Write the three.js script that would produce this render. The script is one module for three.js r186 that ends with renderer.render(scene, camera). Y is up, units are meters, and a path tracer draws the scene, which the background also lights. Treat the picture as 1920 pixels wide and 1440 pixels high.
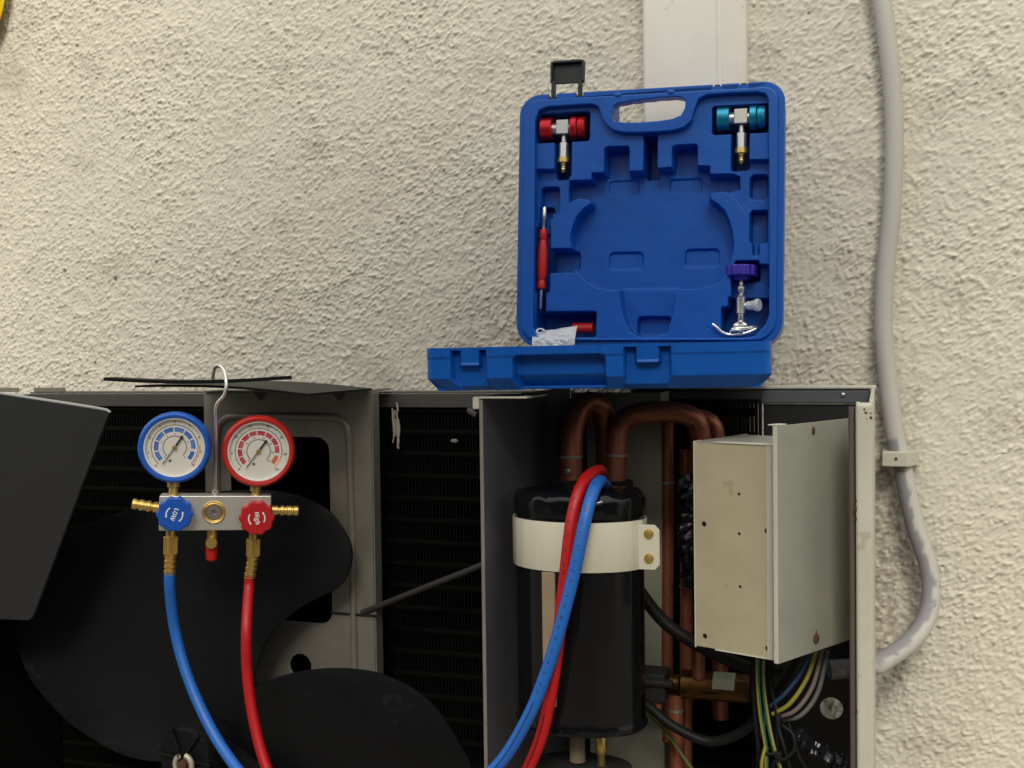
import * as THREE from 'three';
import { mergeGeometries, toCreasedNormals } from 'three/addons/utils/BufferGeometryUtils.js';
import { ImprovedNoise } from 'three/addons/math/ImprovedNoise.js';
import { RoundedBoxGeometry } from 'three/addons/geometries/RoundedBoxGeometry.js';
import { FontLoader } from 'three/addons/loaders/FontLoader.js';
import { TextGeometry } from 'three/addons/geometries/TextGeometry.js';

// ------------------------------------------------------------------ camera, sky, sun, exposure
const scene = new THREE.Scene();
const camera = new THREE.PerspectiveCamera(37.5, 4 / 3, 0.05, 200);
camera.rotation.order = 'YXZ';
camera.position.set(0, 0.84, 1.34);
camera.rotation.set(-1.76 * Math.PI / 180, 18 * Math.PI / 180, -0.75 * Math.PI / 180);
const renderer = new THREE.WebGLRenderer({ antialias: true });
renderer.setSize(1024, 768);
renderer.toneMapping = THREE.LinearToneMapping;
renderer.toneMappingExposure = 1.75;
renderer.shadowMap.enabled = true;

{ // soft overcast sky, a little brighter overhead
  const w = 128, h = 64, d = new Float32Array(w * h * 4);
  for (let j = 0; j < h; j++) for (let i = 0; i < w; i++) {
    const el = (j + 0.5) / h * Math.PI - Math.PI / 2, s = Math.max(0, Math.sin(el)), k = 0.34 + 0.66 * s;
    const o = (j * w + i) * 4; d[o] = 0.80 * k; d[o + 1] = 0.80 * k; d[o + 2] = 0.78 * k; d[o + 3] = 1;
  }
  const t = new THREE.DataTexture(d, w, h, THREE.RGBAFormat, THREE.FloatType);
  t.mapping = THREE.EquirectangularReflectionMapping; t.magFilter = THREE.LinearFilter; t.minFilter = THREE.LinearFilter; t.needsUpdate = true;
  scene.background = t; scene.environment = t;
}
const sun = new THREE.DirectionalLight(new THREE.Color().setRGB(1.0, 0.93, 0.80), 1.5);
sun.position.set(0.35, 4.2, 4.1); sun.target.position.set(-0.5, 0.8, 0.2);
sun.castShadow = true; sun.shadow.radius = 36; sun.shadow.mapSize.set(2048, 2048);
Object.assign(sun.shadow.camera, { left: -2, right: 2, top: 2, bottom: -2, near: 0.1, far: 12 });
scene.add(sun, sun.target);

// ------------------------------------------------------------------ helpers
const V = (x, y, z) => new THREE.Vector3(x, y, z);
const RAD = Math.PI / 180;
const noise = new ImprovedNoise();
const N = (x, y, z = 0) => noise.noise(x, y, z);
let seed = 7; const rnd = () => (seed = (seed * 16807) % 2147483647) / 2147483647;
const sstep = (a, b, x) => { const t = Math.min(1, Math.max(0, (x - a) / (b - a))); return t * t * (3 - 2 * t); };
const used = {};
const numbered = n => { const k = used[n] = (used[n] || 0) + 1; return k === 1 ? n : n + '_' + String(k - 1).padStart(3, '0'); };
function shade(o) { o.castShadow = o.receiveShadow = true; return o; }
function thing(name, label, category, group) {
  const g = new THREE.Group(); g.name = numbered(name); g.userData = { label, category }; if (group) g.userData.group = group;
  scene.add(g); return g;
}
function single(name, geo, mat, label, category) {
  const m = shade(new THREE.Mesh(geo, mat)); m.name = numbered(name); m.userData = { label, category }; scene.add(m); return m;
}
function part(name, geo, mat, parent, label) {
  const m = shade(new THREE.Mesh(geo, mat)); m.name = name; if (label) m.userData.label = label; parent.add(m); return m;
}
function sub(name, parent, label) { const g = new THREE.Group(); g.name = name; if (label) g.userData.label = label; parent.add(g); return g; }
const merge = a => mergeGeometries(a.map(g => { const q = g.index ? g.toNonIndexed() : g; for (const k of Object.keys(q.attributes)) if (!['position', 'normal', 'uv'].includes(k)) q.deleteAttribute(k); return q; }));
function boxUV(g, s = 1) { // uv in metres from the dominant axis of each normal
  const p = g.attributes.position, n = g.attributes.normal, uv = new Float32Array(p.count * 2);
  for (let i = 0; i < p.count; i++) {
    const a = Math.abs(n.getX(i)), b = Math.abs(n.getY(i)), c = Math.abs(n.getZ(i));
    let u, v; if (c >= a && c >= b) { u = p.getX(i); v = p.getY(i); } else if (a >= b) { u = p.getZ(i); v = p.getY(i); } else { u = p.getX(i); v = p.getZ(i); }
    uv[2 * i] = u * s; uv[2 * i + 1] = v * s;
  }
  g.setAttribute('uv', new THREE.BufferAttribute(uv, 2)); return g;
}
const box = (x0, x1, y0, y1, z0, z1, r = 0.0006) => {
  const w = x1 - x0, h = y1 - y0, d = z1 - z0, rr = Math.min(r, w * 0.45, h * 0.45, d * 0.45);
  return boxUV(new RoundedBoxGeometry(w, h, d, 1, rr).translate((x0 + x1) / 2, (y0 + y1) / 2, (z0 + z1) / 2));
};
const cyl = (r0, r1, h, seg = 28) => new THREE.CylinderGeometry(r0, r1, h, seg);
const lathe = (pts, seg = 40) => toCreasedNormals(new THREE.LatheGeometry(pts.map(p => new THREE.Vector2(p[0], p[1])), seg), 0.6);
const tube = (pts, r, seg = 60, rad = 14) => new THREE.TubeGeometry(new THREE.CatmullRomCurve3(pts.map(p => V(...p)), false, 'centripetal'), seg, r, rad, false);
const poly = pts => { const s = new THREE.Shape(); pts.forEach((p, i) => i ? s.lineTo(p[0], p[1]) : s.moveTo(p[0], p[1])); s.closePath(); return s; };
const hole = pts => { const s = new THREE.Path(); pts.forEach((p, i) => i ? s.lineTo(p[0], p[1]) : s.moveTo(p[0], p[1])); s.closePath(); return s; };
const circ = (x, y, r, n = 20) => Array.from({ length: n }, (_, i) => [x + r * Math.cos(i / n * 2 * Math.PI), y + r * Math.sin(i / n * 2 * Math.PI)]);
function rrect(x0, y0, x1, y1, r, n = 7) { // rounded rectangle, r = number or [bl, br, tr, tl]
  const R = Array.isArray(r) ? r : [r, r, r, r], out = [];
  const arc = (cx, cy, rr, a) => { for (let i = 0; i <= n; i++) { const t = a + i / n * Math.PI / 2; out.push([cx + rr * Math.cos(t), cy + rr * Math.sin(t)]); } };
  arc(x0 + R[0], y0 + R[0], R[0], Math.PI); arc(x1 - R[1], y0 + R[1], R[1], 1.5 * Math.PI); arc(x1 - R[2], y1 - R[2], R[2], 0); arc(x0 + R[3], y1 - R[3], R[3], Math.PI / 2);
  return out;
}
const extrude = (shape, depth, bevel = 0.0006, seg = 2) => boxUV(new THREE.ExtrudeGeometry(shape, { depth: depth - 2 * bevel, bevelEnabled: bevel > 0, bevelThickness: bevel, bevelSize: bevel, bevelOffset: -bevel, bevelSegments: seg, curveSegments: 16 }).translate(0, 0, bevel));

// ------------------------------------------------------------------ textures and materials
function dataTex(w, h, fn, srgb) {
  const d = new Uint8Array(w * h * 4);
  for (let j = 0; j < h; j++) for (let i = 0; i < w; i++) { const c = fn(i / w, j / h), o = (j * w + i) * 4; for (let k = 0; k < 3; k++) d[o + k] = Math.max(0, Math.min(255, (Array.isArray(c) ? c[k] : c) * 255)); d[o + 3] = 255; }
  const t = new THREE.DataTexture(d, w, h); t.wrapS = t.wrapT = THREE.RepeatWrapping; t.magFilter = THREE.LinearFilter; t.minFilter = THREE.LinearMipmapLinearFilter; t.generateMipmaps = true;
  if (srgb) t.colorSpace = THREE.SRGBColorSpace; t.needsUpdate = true; return t;
}
// periodic noise on the unit square
const pn = (u, v, f, o = 0) => { const a = u * f, b = v * f, m = (x, y) => N(x, y, o); const s = u, t = v; return m(a, b) * (1 - s) * (1 - t) + m(a - f, b) * s * (1 - t) + m(a, b - f) * (1 - s) * t + m(a - f, b - f) * s * t; };
const rep = (t, r) => { const c = t.clone(); c.repeat.set(r, r); c.needsUpdate = true; return c; };
const grainT = dataTex(256, 256, (u, v) => 0.5 + 0.5 * (0.6 * pn(u, v, 60, 1.3) + 0.5 * pn(u, v, 110, 4.1)));
const blotT = dataTex(256, 256, (u, v) => 0.5 + 0.45 * (pn(u, v, 5, 2.2) + 0.6 * pn(u, v, 13, 7.7) + 0.4 * pn(u, v, 31, 3.1)));
const scratchT = (() => { // fine random scratches and specks for worn metal and plastic
  const w = 512, a = new Float32Array(w * w).fill(0.5); seed = 91;
  for (let k = 0; k < 260; k++) { let x = rnd() * w, y = rnd() * w; const an = rnd() * 6.28, L = 10 + rnd() * 70, s = (rnd() - 0.5) * 0.5; for (let i = 0; i < L; i++) { a[((y | 0) & (w - 1)) * w + ((x | 0) & (w - 1))] += s; x += Math.cos(an); y += Math.sin(an) + (rnd() - 0.5) * 0.2; } }
  return dataTex(w, w, (u, v) => a[Math.min(w - 1, (v * w) | 0) * w + Math.min(w - 1, (u * w) | 0)] + 0.12 * pn(u, v, 40, 5.5));
})();
const lin = (r, g, b) => new THREE.Color().setRGB(r, g, b);
function mat(c, rough, metal = 0, o = {}) { return new THREE.MeshPhysicalMaterial({ color: Array.isArray(c) ? lin(...c) : c, roughness: rough, metalness: metal, ...o }); }
// a colour map of two or three base colours mixed by blotchy noise: paint wear, patina, dust, rust
function wornTex(a, b, c, thr = 0.25, size = 256, f = 6, o = 0) {
  return dataTex(size, size, (u, v) => {
    const n = pn(u, v, f, o) + 0.5 * pn(u, v, f * 2.7, o + 3) + 0.35 * pn(u, v, f * 7, o + 9), m = pn(u, v, f * 1.7, o + 20) + 0.6 * pn(u, v, f * 9, o + 31);
    const k = sstep(-0.5, 0.6, n), q = c ? sstep(thr, thr + 0.12, m) : 0;
    return [0, 1, 2].map(i => (a[i] * (1 - k) + b[i] * k) * (1 - q) + (c ? c[i] * q : 0));
  }, true);
}
const M = {
  blue: mat([1, 1, 1], 0.34, 0, { map: rep(dataTex(512, 512, (u, v) => { const q = 1 + 0.05 * pn(u, v, 6, 3.3) + 0.05 * pn(u, v, 21, 8.8), x = (scratchT.image.data[(Math.floor(v * 512) * 512 + Math.floor(u * 512)) * 4] / 255 - 0.5), w = Math.max(0, x - 0.13) * 0.35; return [0.03 * q + w, 0.325 * q + w, 0.67 * q + w * 0.8]; }, true), 6), bumpMap: rep(grainT, 18), bumpScale: 0.00012, specularIntensity: 0.7 }),
  gaugeBlue: mat([0.006, 0.10, 0.50], 0.38), gaugeRed: mat([0.52, 0.020, 0.010], 0.38),
  knobBlue: mat([0.004, 0.085, 0.46], 0.42), knobRed: mat([0.46, 0.008, 0.012], 0.42),
  red: mat([0.52, 0.012, 0.008], 0.35), purple: mat([0.045, 0.022, 0.36], 0.3, 0.2),
  anodRed: mat([0.50, 0.012, 0.02], 0.3, 0.55), anodBlue: mat([0.01, 0.24, 0.40], 0.3, 0.55),
  white: mat([0.72, 0.71, 0.68], 0.5), print: mat([0.80, 0.80, 0.76], 0.6),
  brass: mat([0.82, 0.57, 0.18], 0.33, 0.9), oldBrass: mat(wornWhite(), 0.45, 0.85, { map: wornTex([0.42, 0.30, 0.14], [0.30, 0.20, 0.10], [0.16, 0.11, 0.06]) }),
  chrome: mat([0.78, 0.76, 0.72], 0.26, 0.9), steel: mat([0.58, 0.57, 0.54], 0.38, 0.85),
  alu: mat([0.74, 0.72, 0.66], 0.38, 0.75, { bumpMap: rep(scratchT, 12), bumpScale: 0.00005 }),
  black: mat([0.012, 0.012, 0.013], 0.45), rubber: mat([0.010, 0.010, 0.010], 0.75), gloss: mat([0.005, 0.005, 0.006], 0.10, 0, { specularIntensity: 0.85 }),
  foam: mat([0.008, 0.008, 0.008], 0.95, 0, { bumpMap: rep(grainT, 30), bumpScale: 0.002 }),
  tape: mat([0.007, 0.007, 0.010], 0.30, 0, { specularIntensity: 0.8 }),
  copper: mat(wornWhite(), 0.42, 0.55, { map: rep(wornTex([0.72, 0.45, 0.34], [0.60, 0.36, 0.27], [0.42, 0.28, 0.22], 0.4), 4) }),
  solder: mat([0.50, 0.47, 0.42], 0.4, 0.8),
  fan: mat(wornWhite(), 0.46, 0, { specularIntensity: 0.38, map: rep(wornTex([0.07, 0.072, 0.08], [0.08, 0.082, 0.092], [0.115, 0.115, 0.12], 0.62, 256, 5, 2), 2.2), bumpMap: rep(scratchT, 3), bumpScale: 0.00012 }),
  sheetDark: mat(wornWhite(), 0.55, 0, { map: rep(wornTex([0.115, 0.115, 0.12], [0.13, 0.13, 0.135], [0.18, 0.18, 0.18], 0.72, 256, 5, 6), 2), bumpMap: rep(scratchT, 2), bumpScale: 0.0001 }),
  galv: mat(wornWhite(), 0.45, 0.3, { map: rep(wornTex([0.56, 0.54, 0.50], [0.50, 0.48, 0.44], [0.43, 0.39, 0.33], 0.5, 256, 6, 1), 3) }),
  cream: mat(wornWhite(), 0.5, 0, { map: rep(wornTex([0.76, 0.75, 0.69], [0.73, 0.72, 0.655], [0.68, 0.655, 0.58], 0.62, 256, 4, 3), 3), bumpMap: rep(grainT, 12), bumpScale: 0.0002 }),
  band: mat([0.62, 0.59, 0.47], 0.42),
  boxTan: mat(wornWhite(), 0.6, 0.1, { map: rep(wornTex([0.70, 0.66, 0.55], [0.67, 0.63, 0.52], [0.64, 0.595, 0.485], 0.45, 256, 5, 14), 5) }),
  boxGrey: mat(wornWhite(), 0.5, 0.3, { map: rep(wornTex([0.67, 0.67, 0.61], [0.63, 0.635, 0.59], [0.69, 0.66, 0.53], 0.5, 256, 4, 23), 4) }),
  interior: mat(wornWhite(), 0.55, 0.2, { map: rep(wornTex([0.36, 0.365, 0.385], [0.335, 0.34, 0.36], [0.28, 0.275, 0.28], 0.55, 256, 4, 8), 3) }),
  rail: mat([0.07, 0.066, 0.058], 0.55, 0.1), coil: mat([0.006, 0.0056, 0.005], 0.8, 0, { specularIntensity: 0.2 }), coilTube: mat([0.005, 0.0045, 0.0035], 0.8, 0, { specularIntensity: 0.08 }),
  rust: mat(wornWhite(), 0.9, 0, { map: rep(wornTex([0.36, 0.24, 0.16], [0.22, 0.14, 0.10], [0.45, 0.36, 0.26], 0.2, 128, 8, 5), 20) }),
  brownSeal: mat([0.10, 0.075, 0.065], 0.7), tan: mat([0.34, 0.255, 0.165], 0.8, 0, { bumpMap: rep(grainT, 30), bumpScale: 0.0015 }),
  yellow: mat([0.86, 0.58, 0.01], 0.35), clear: mat([1, 1, 1], 0.04, 0, { transmission: 1, thickness: 0, ior: 1.3 }),
  frost: mat([0.78, 0.80, 0.83], 0.45, 0, { transmission: 0.45, thickness: 0 }),
};
function wornWhite() { return [1, 1, 1]; }

// ------------------------------------------------------------------ ground
{
  const t = wornTex([0.46, 0.44, 0.40], [0.40, 0.38, 0.35], [0.33, 0.31, 0.28], 0.4, 256, 5, 40);
  const g = boxUV(new THREE.PlaneGeometry(60, 60).rotateX(-Math.PI / 2));
  const m = shade(new THREE.Mesh(g, mat([1, 1, 1], 0.9, 0, { map: t }))); m.name = 'ground'; m.userData = { kind: 'structure', label: 'worn grey concrete ground below the unit', }; scene.add(m);
}

// ------------------------------------------------------------------ stucco wall: trowelled roughcast relief
{
  const H = (x, y) => { // relief in metres
    const wx = x + 0.002 * N(x * 45, y * 45, 3), wy = y + 0.0015 * N(x * 50, y * 50, 8);
    const r1 = wx * 0.94 + wy * 0.34, r2 = wy * 0.94 - wx * 0.34;
    const a = N(r1 * 150, r2 * 175, 1.5), b = N(wx * 250, wy * 275, 6.5), c = N(wx * 40, wy * 52, 11.5), e = N(wx * 360, wy * 420, 16.5);
    const amp = 0.95 + 0.5 * N(x * 8, y * 8, 30);
    return amp * (0.0017 * Math.abs(a) + 0.0008 * a + 0.0026 * Math.abs(b) + 0.0012 * b + 0.0009 * e) + 0.0008 * c;
  };
  const grid = (x0, x1, y0, y1, st) => {
    const nx = Math.round((x1 - x0) / st), ny = Math.round((y1 - y0) / st), P = new Float32Array((nx + 1) * (ny + 1) * 3), C = new Float32Array((nx + 1) * (ny + 1) * 3), I = [];
    for (let j = 0; j <= ny; j++) for (let i = 0; i <= nx; i++) {
      const x = x0 + (x1 - x0) * i / nx, y = y0 + (y1 - y0) * j / ny, o = (j * (nx + 1) + i) * 3;
      P[o] = x; P[o + 1] = y; P[o + 2] = H(x, y) - 0.001;
      // base paint, blotchy; brown grime splashed between the unit and the conduit, a few dark specks
      const pt = 1 + 0.05 * N(x * 7, y * 7, 50) + 0.05 * N(x * 60, y * 60, 55);
      let r = 0.665 * pt, g = 0.630 * pt, b = 0.530 * pt;
      const fx = N(x * 60, y * 30, 61), fy = N(x * 130, y * 130, 71) + 0.6 * N(x * 300, y * 300, 77);
      const reg = sstep(0.045, 0.0, Math.abs(x - 0.0) - 0.012 + 0.02 * fx) * sstep(0.42, 0.5, y) * sstep(0.86, 0.76, y + 0.05 * fx);
      let k = 0.62 * sstep(-0.45, 0.55, fy + 0.3 * reg - 0.2) * reg;
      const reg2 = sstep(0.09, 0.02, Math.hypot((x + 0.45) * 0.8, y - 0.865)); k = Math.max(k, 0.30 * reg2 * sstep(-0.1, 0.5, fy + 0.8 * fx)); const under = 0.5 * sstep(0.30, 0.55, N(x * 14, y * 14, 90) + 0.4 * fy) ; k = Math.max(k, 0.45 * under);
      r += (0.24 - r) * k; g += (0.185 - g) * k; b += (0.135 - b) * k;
      const sp = sstep(0.70, 0.76, N(x * 85, y * 85, 101) + 0.15 * N(x * 300, y * 300, 5));
      r *= 1 - 0.75 * sp; g *= 1 - 0.77 * sp; b *= 1 - 0.8 * sp;
      C[o] = r; C[o + 1] = g; C[o + 2] = b;
    }
    for (let j = 0; j < ny; j++) for (let i = 0; i < nx; i++) { const a = j * (nx + 1) + i, b = a + 1, c = a + nx + 1, d = c + 1; I.push(a, b, d, a, d, c); }
    const g = new THREE.BufferGeometry(); g.setAttribute('position', new THREE.BufferAttribute(P, 3)); g.setAttribute('color', new THREE.BufferAttribute(C, 3)); g.setIndex(I); g.computeVertexNormals(); return g;
  };
  const slab = (x0, x1, y0, y1) => { const g = new THREE.BoxGeometry(x1 - x0, y1 - y0, 0.2).translate((x0 + x1) / 2, (y0 + y1) / 2, -0.1035); g.deleteAttribute('uv'); const n = g.attributes.position.count, C = new Float32Array(n * 3); for (let i = 0; i < n; i++) { C[3 * i] = 0.665; C[3 * i + 1] = 0.630; C[3 * i + 2] = 0.530; } g.setAttribute('color', new THREE.BufferAttribute(C, 3)); return g; };
  const g = mergeGeometries([grid(-1.45, 0.42, 0.72, 1.46, 0.0016), grid(-0.12, 0.42, 0.30, 0.72, 0.0016), slab(-4, 4, -0.02, 3.0)]);
  const m = mat([1, 1, 1], 0.93, 0, { vertexColors: true, specularIntensity: 0.3 });
  single('stucco_wall', g, m, 'cream roughcast stucco house wall behind the opened air conditioner', 'wall');
}

// ------------------------------------------------------------------ unseen hedges added behind the viewer: they keep the low sky off the wall and show dark in the tank
{
  const leafM = mat([0.035, 0.065, 0.022], 0.6, 0, { side: THREE.DoubleSide, vertexColors: true }), coreM = mat([0.05, 0.055, 0.03], 0.95);
  const hedge = (x0, x1, z0, z1, h, label) => {
    const o = thing('added_hedge', label, 'hedge', 'unseen hedges added for the light'); o.position.set((x0 + x1) / 2, 0, (z0 + z1) / 2); seed = Math.round(Math.abs(x0 * 977 + z0 * 131)) + 11;
    const w = x1 - x0, d = z1 - z0;
    part('branch_core', boxUV(new THREE.BoxGeometry(w - 0.2, h - 0.12, d - 0.2, 6, 6, 2).translate(0, h / 2 - 0.06, 0)), coreM, o);
    const n = 5200, P = [], C = [];
    for (let k = 0; k < n; k++) {
      const f = rnd(), u = rnd() - 0.5, v = rnd(); let p;
      if (f < 0.42) p = [u * w, v * h, -d / 2 + rnd() * 0.12]; else if (f < 0.58) p = [u * w, v * h, d / 2 - rnd() * 0.12]; else if (f < 0.8) p = [u * w, h - rnd() * 0.1, (v - 0.5) * d]; else p = [(rnd() < 0.5 ? -1 : 1) * (w / 2 - rnd() * 0.12), v * h, u * d];
      const b = 0.10 * N(p[0] * 1.7, p[1] * 1.7, p[2] * 1.7); const s = 0.05 + rnd() * 0.06, a = new THREE.Vector3(rnd() - 0.5, rnd() - 0.5, rnd() - 0.5).normalize(), q = new THREE.Vector3(rnd() - 0.5, rnd() - 0.5, rnd() - 0.5).cross(a).normalize();
      const c = V(p[0], p[1] + b, p[2] + b), L = (i, j) => [c.x + a.x * i * s + q.x * j * s, c.y + a.y * i * s + q.y * j * s, c.z + a.z * i * s + q.z * j * s];
      const A = L(-1, 0), B = L(0, -0.45), D = L(1, 0), E = L(0, 0.45); P.push(...A, ...B, ...D, ...A, ...D, ...E); const g = 0.7 + rnd() * 0.6; for (let i = 0; i < 6; i++) C.push(g, g, g * 0.9);
    }
    const g = new THREE.BufferGeometry(); g.setAttribute('position', new THREE.Float32BufferAttribute(P, 3)); g.setAttribute('color', new THREE.Float32BufferAttribute(C, 3)); g.computeVertexNormals();
    const m = part('foliage', g, leafM, o); m.userData.kind = 'stuff';
  };
  hedge(-6.0, -1.52, 3.6, 4.6, 1.6, 'unseen dark hedge added to block low sky, facing the fan side of the unit');
  hedge(-1.38, 1.05, 3.7, 4.7, 1.65, 'unseen dark hedge added to block low sky, facing the blue case');
  hedge(1.22, 5.0, 3.6, 4.6, 1.55, 'unseen dark hedge added to block low sky, facing the conduit end of the wall');
}

// ------------------------------------------------------------------ unseen tree added above the viewer: its loose leaves thin the sun over the middle of the wall
{
  const o = thing('added_tree', 'unseen small tree with a leafy limb, added to shade the middle of the wall', 'tree'); o.position.set(-0.17, 0, 3.35);
  const bark = mat([0.11, 0.085, 0.06], 0.9, 0, { bumpMap: rep(grainT, 4), bumpScale: 0.006 });
  const taper = (pts, r0, r1) => { const g = tube(pts, 1, 40, 10), p = g.attributes.position, n = g.attributes.normal, rows = 41, cols = 11; for (let i = 0; i < rows; i++) for (let j = 0; j < cols; j++) { const k = i * cols + j, r = r0 + (r1 - r0) * i / (rows - 1); p.setXYZ(k, p.getX(k) + n.getX(k) * (r - 1), p.getY(k) + n.getY(k) * (r - 1), p.getZ(k) + n.getZ(k) * (r - 1)); } return g; };
  part('trunk', taper([[0, -0.02, 0], [0.03, 0.7, 0.02], [-0.02, 1.5, -0.05], [0.0, 2.1, -0.25], [0.05, 2.45, -0.7]], 0.07, 0.03), bark, o);
  part('limb', taper([[0.05, 2.45, -0.7], [0.1, 2.55, -1.1], [0.1, 2.5, -1.6], [0.06, 2.4, -2.0]], 0.03, 0.008), bark, o);
  part('limb', taper([[0.02, 2.2, -0.35], [0.35, 2.5, -0.8], [0.45, 2.5, -1.3], [0.5, 2.4, -1.7]], 0.022, 0.006), bark, o);
  part('limb', taper([[0.02, 2.2, -0.35], [-0.25, 2.5, -0.9], [-0.3, 2.5, -1.4], [-0.34, 2.42, -1.75]], 0.022, 0.006), bark, o);
  seed = 4242; const P = [], C = [];
  for (let k = 0; k < 1700; k++) {
    let u, v, w; do { u = 2 * rnd() - 1; v = 2 * rnd() - 1; w = 2 * rnd() - 1; } while (u * u + v * v + w * w > 1);
    const c = V(0.08 + u * 0.64, 2.30 + v * 0.28, -1.55 + w * 0.50); if (N(c.x * 4, c.y * 4, c.z * 4) < -0.22) continue;
    const s = 0.030 + rnd() * 0.022, a = V(rnd() - 0.5, rnd() - 0.8, rnd() - 0.5).normalize(), q = V(rnd() - 0.5, rnd() - 0.5, rnd() - 0.5).cross(a).normalize(), L = (i, j) => [c.x + (a.x * i + q.x * j) * s, c.y + (a.y * i + q.y * j) * s, c.z + (a.z * i + q.z * j) * s];
    const A = L(-1, 0), B = L(-0.1, -0.5), D = L(1, 0), E = L(-0.1, 0.5); P.push(...A, ...B, ...D, ...A, ...D, ...E); const g = 0.8 + rnd() * 0.4; for (let i = 0; i < 6; i++) C.push(g, g, g * 0.85);
  }
  const g = new THREE.BufferGeometry(); g.setAttribute('position', new THREE.Float32BufferAttribute(P, 3)); g.setAttribute('color', new THREE.Float32BufferAttribute(C, 3)); g.computeVertexNormals();
  part('crown', g, mat([0.06, 0.10, 0.035], 0.6, 0, { side: THREE.DoubleSide, vertexColors: true }), o).userData.kind = 'stuff';
}

// ------------------------------------------------------------------ white trunking on the wall
{
  const prof = poly([[-0.2575, 0.002], [-0.2575, 0.042], [-0.2545, 0.045], [-0.174, 0.045], [-0.1712, 0.0465], [-0.1685, 0.0455], [-0.1668, 0.043], [-0.146, 0.020], [-0.1435, 0.016], [-0.1425, 0.002]]);
  const g = boxUV(new THREE.ExtrudeGeometry(prof, { depth: 1.35, bevelEnabled: false }).rotateX(Math.PI / 2).translate(0, 1.8, 0));
  single('cable_trunking', g, mat([1, 1, 1], 0.45, 0, { map: rep(wornTex([0.91, 0.895, 0.85], [0.89, 0.87, 0.82], [0.84, 0.81, 0.74], 0.6, 256, 4, 17), 4), bumpMap: rep(scratchT, 3), bumpScale: 0.0001 }), 'white plastic cable trunking running up the wall behind the blue case', 'trunking');
}

// ------------------------------------------------------------------ grey conduit and its clip
{
  const pts = [[-0.05, 1.50, 0.018], [-0.020, 1.32, 0.018], [-0.0036, 1.2542, 0.018], [0.0036, 1.2185, 0.018], [0.0112, 1.1597, 0.018], [0.0161, 1.1011, 0.018], [0.0165, 1.0620, 0.018], [0.0135, 0.9844, 0.018], [0.0084, 0.9376, 0.018], [0.0049, 0.8906, 0.018], [0.0048, 0.8493, 0.018], [0.0086, 0.8078, 0.018], [0.0129, 0.7665, 0.020], [0.0179, 0.7312, 0.022], [0.0228, 0.7125, 0.023], [0.0298, 0.6731, 0.028], [0.0390, 0.6332, 0.034], [0.0496, 0.5997, 0.040], [0.0525, 0.5724, 0.048], [0.0489, 0.5513, 0.058], [0.0386, 0.5340, 0.075], [0.0238, 0.5219, 0.092], [0.0056, 0.5129, 0.112], [-0.0055, 0.5090, 0.125], [-0.05, 0.505, 0.14]];
  const g = tube(pts, 0.0100, 260, 22), p = g.attributes.position, n = g.attributes.normal, C = new Float32Array(p.count * 3);
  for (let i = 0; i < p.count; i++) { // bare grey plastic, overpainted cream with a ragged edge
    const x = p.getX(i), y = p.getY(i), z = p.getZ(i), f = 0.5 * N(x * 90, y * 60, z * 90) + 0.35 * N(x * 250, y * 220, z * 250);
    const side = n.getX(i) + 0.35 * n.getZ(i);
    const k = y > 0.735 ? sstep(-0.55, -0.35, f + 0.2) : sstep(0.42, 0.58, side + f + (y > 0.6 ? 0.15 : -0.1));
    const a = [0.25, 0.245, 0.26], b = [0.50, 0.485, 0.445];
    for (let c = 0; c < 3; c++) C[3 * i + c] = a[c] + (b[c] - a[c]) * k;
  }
  g.setAttribute('color', new THREE.BufferAttribute(C, 3));
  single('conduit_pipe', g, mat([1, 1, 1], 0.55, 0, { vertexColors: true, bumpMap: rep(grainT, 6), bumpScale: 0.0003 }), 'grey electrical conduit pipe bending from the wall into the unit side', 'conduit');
  const clip = thing('pipe_clip', 'small cream plastic clip holding the grey conduit to the wall', 'clip');
  clip.position.set(0.0, 0.7145, 0.0);
  part('clip_body', extrude(poly([[0.003, 0.002], [0.003, 0.0445], [0.0285, 0.0445], [0.0305, 0.0425], [0.041, 0.022], [0.041, 0.002]]), 0.0155, 0.0008).rotateX(Math.PI / 2).translate(0, 0.008, 0), M.cream, clip);
  part('clip_screw', merge([cyl(0.0016, 0.0016, 0.001, 12).rotateX(Math.PI / 2).translate(0.017, 0.001, 0.045)]), M.rust, clip);
}

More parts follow.
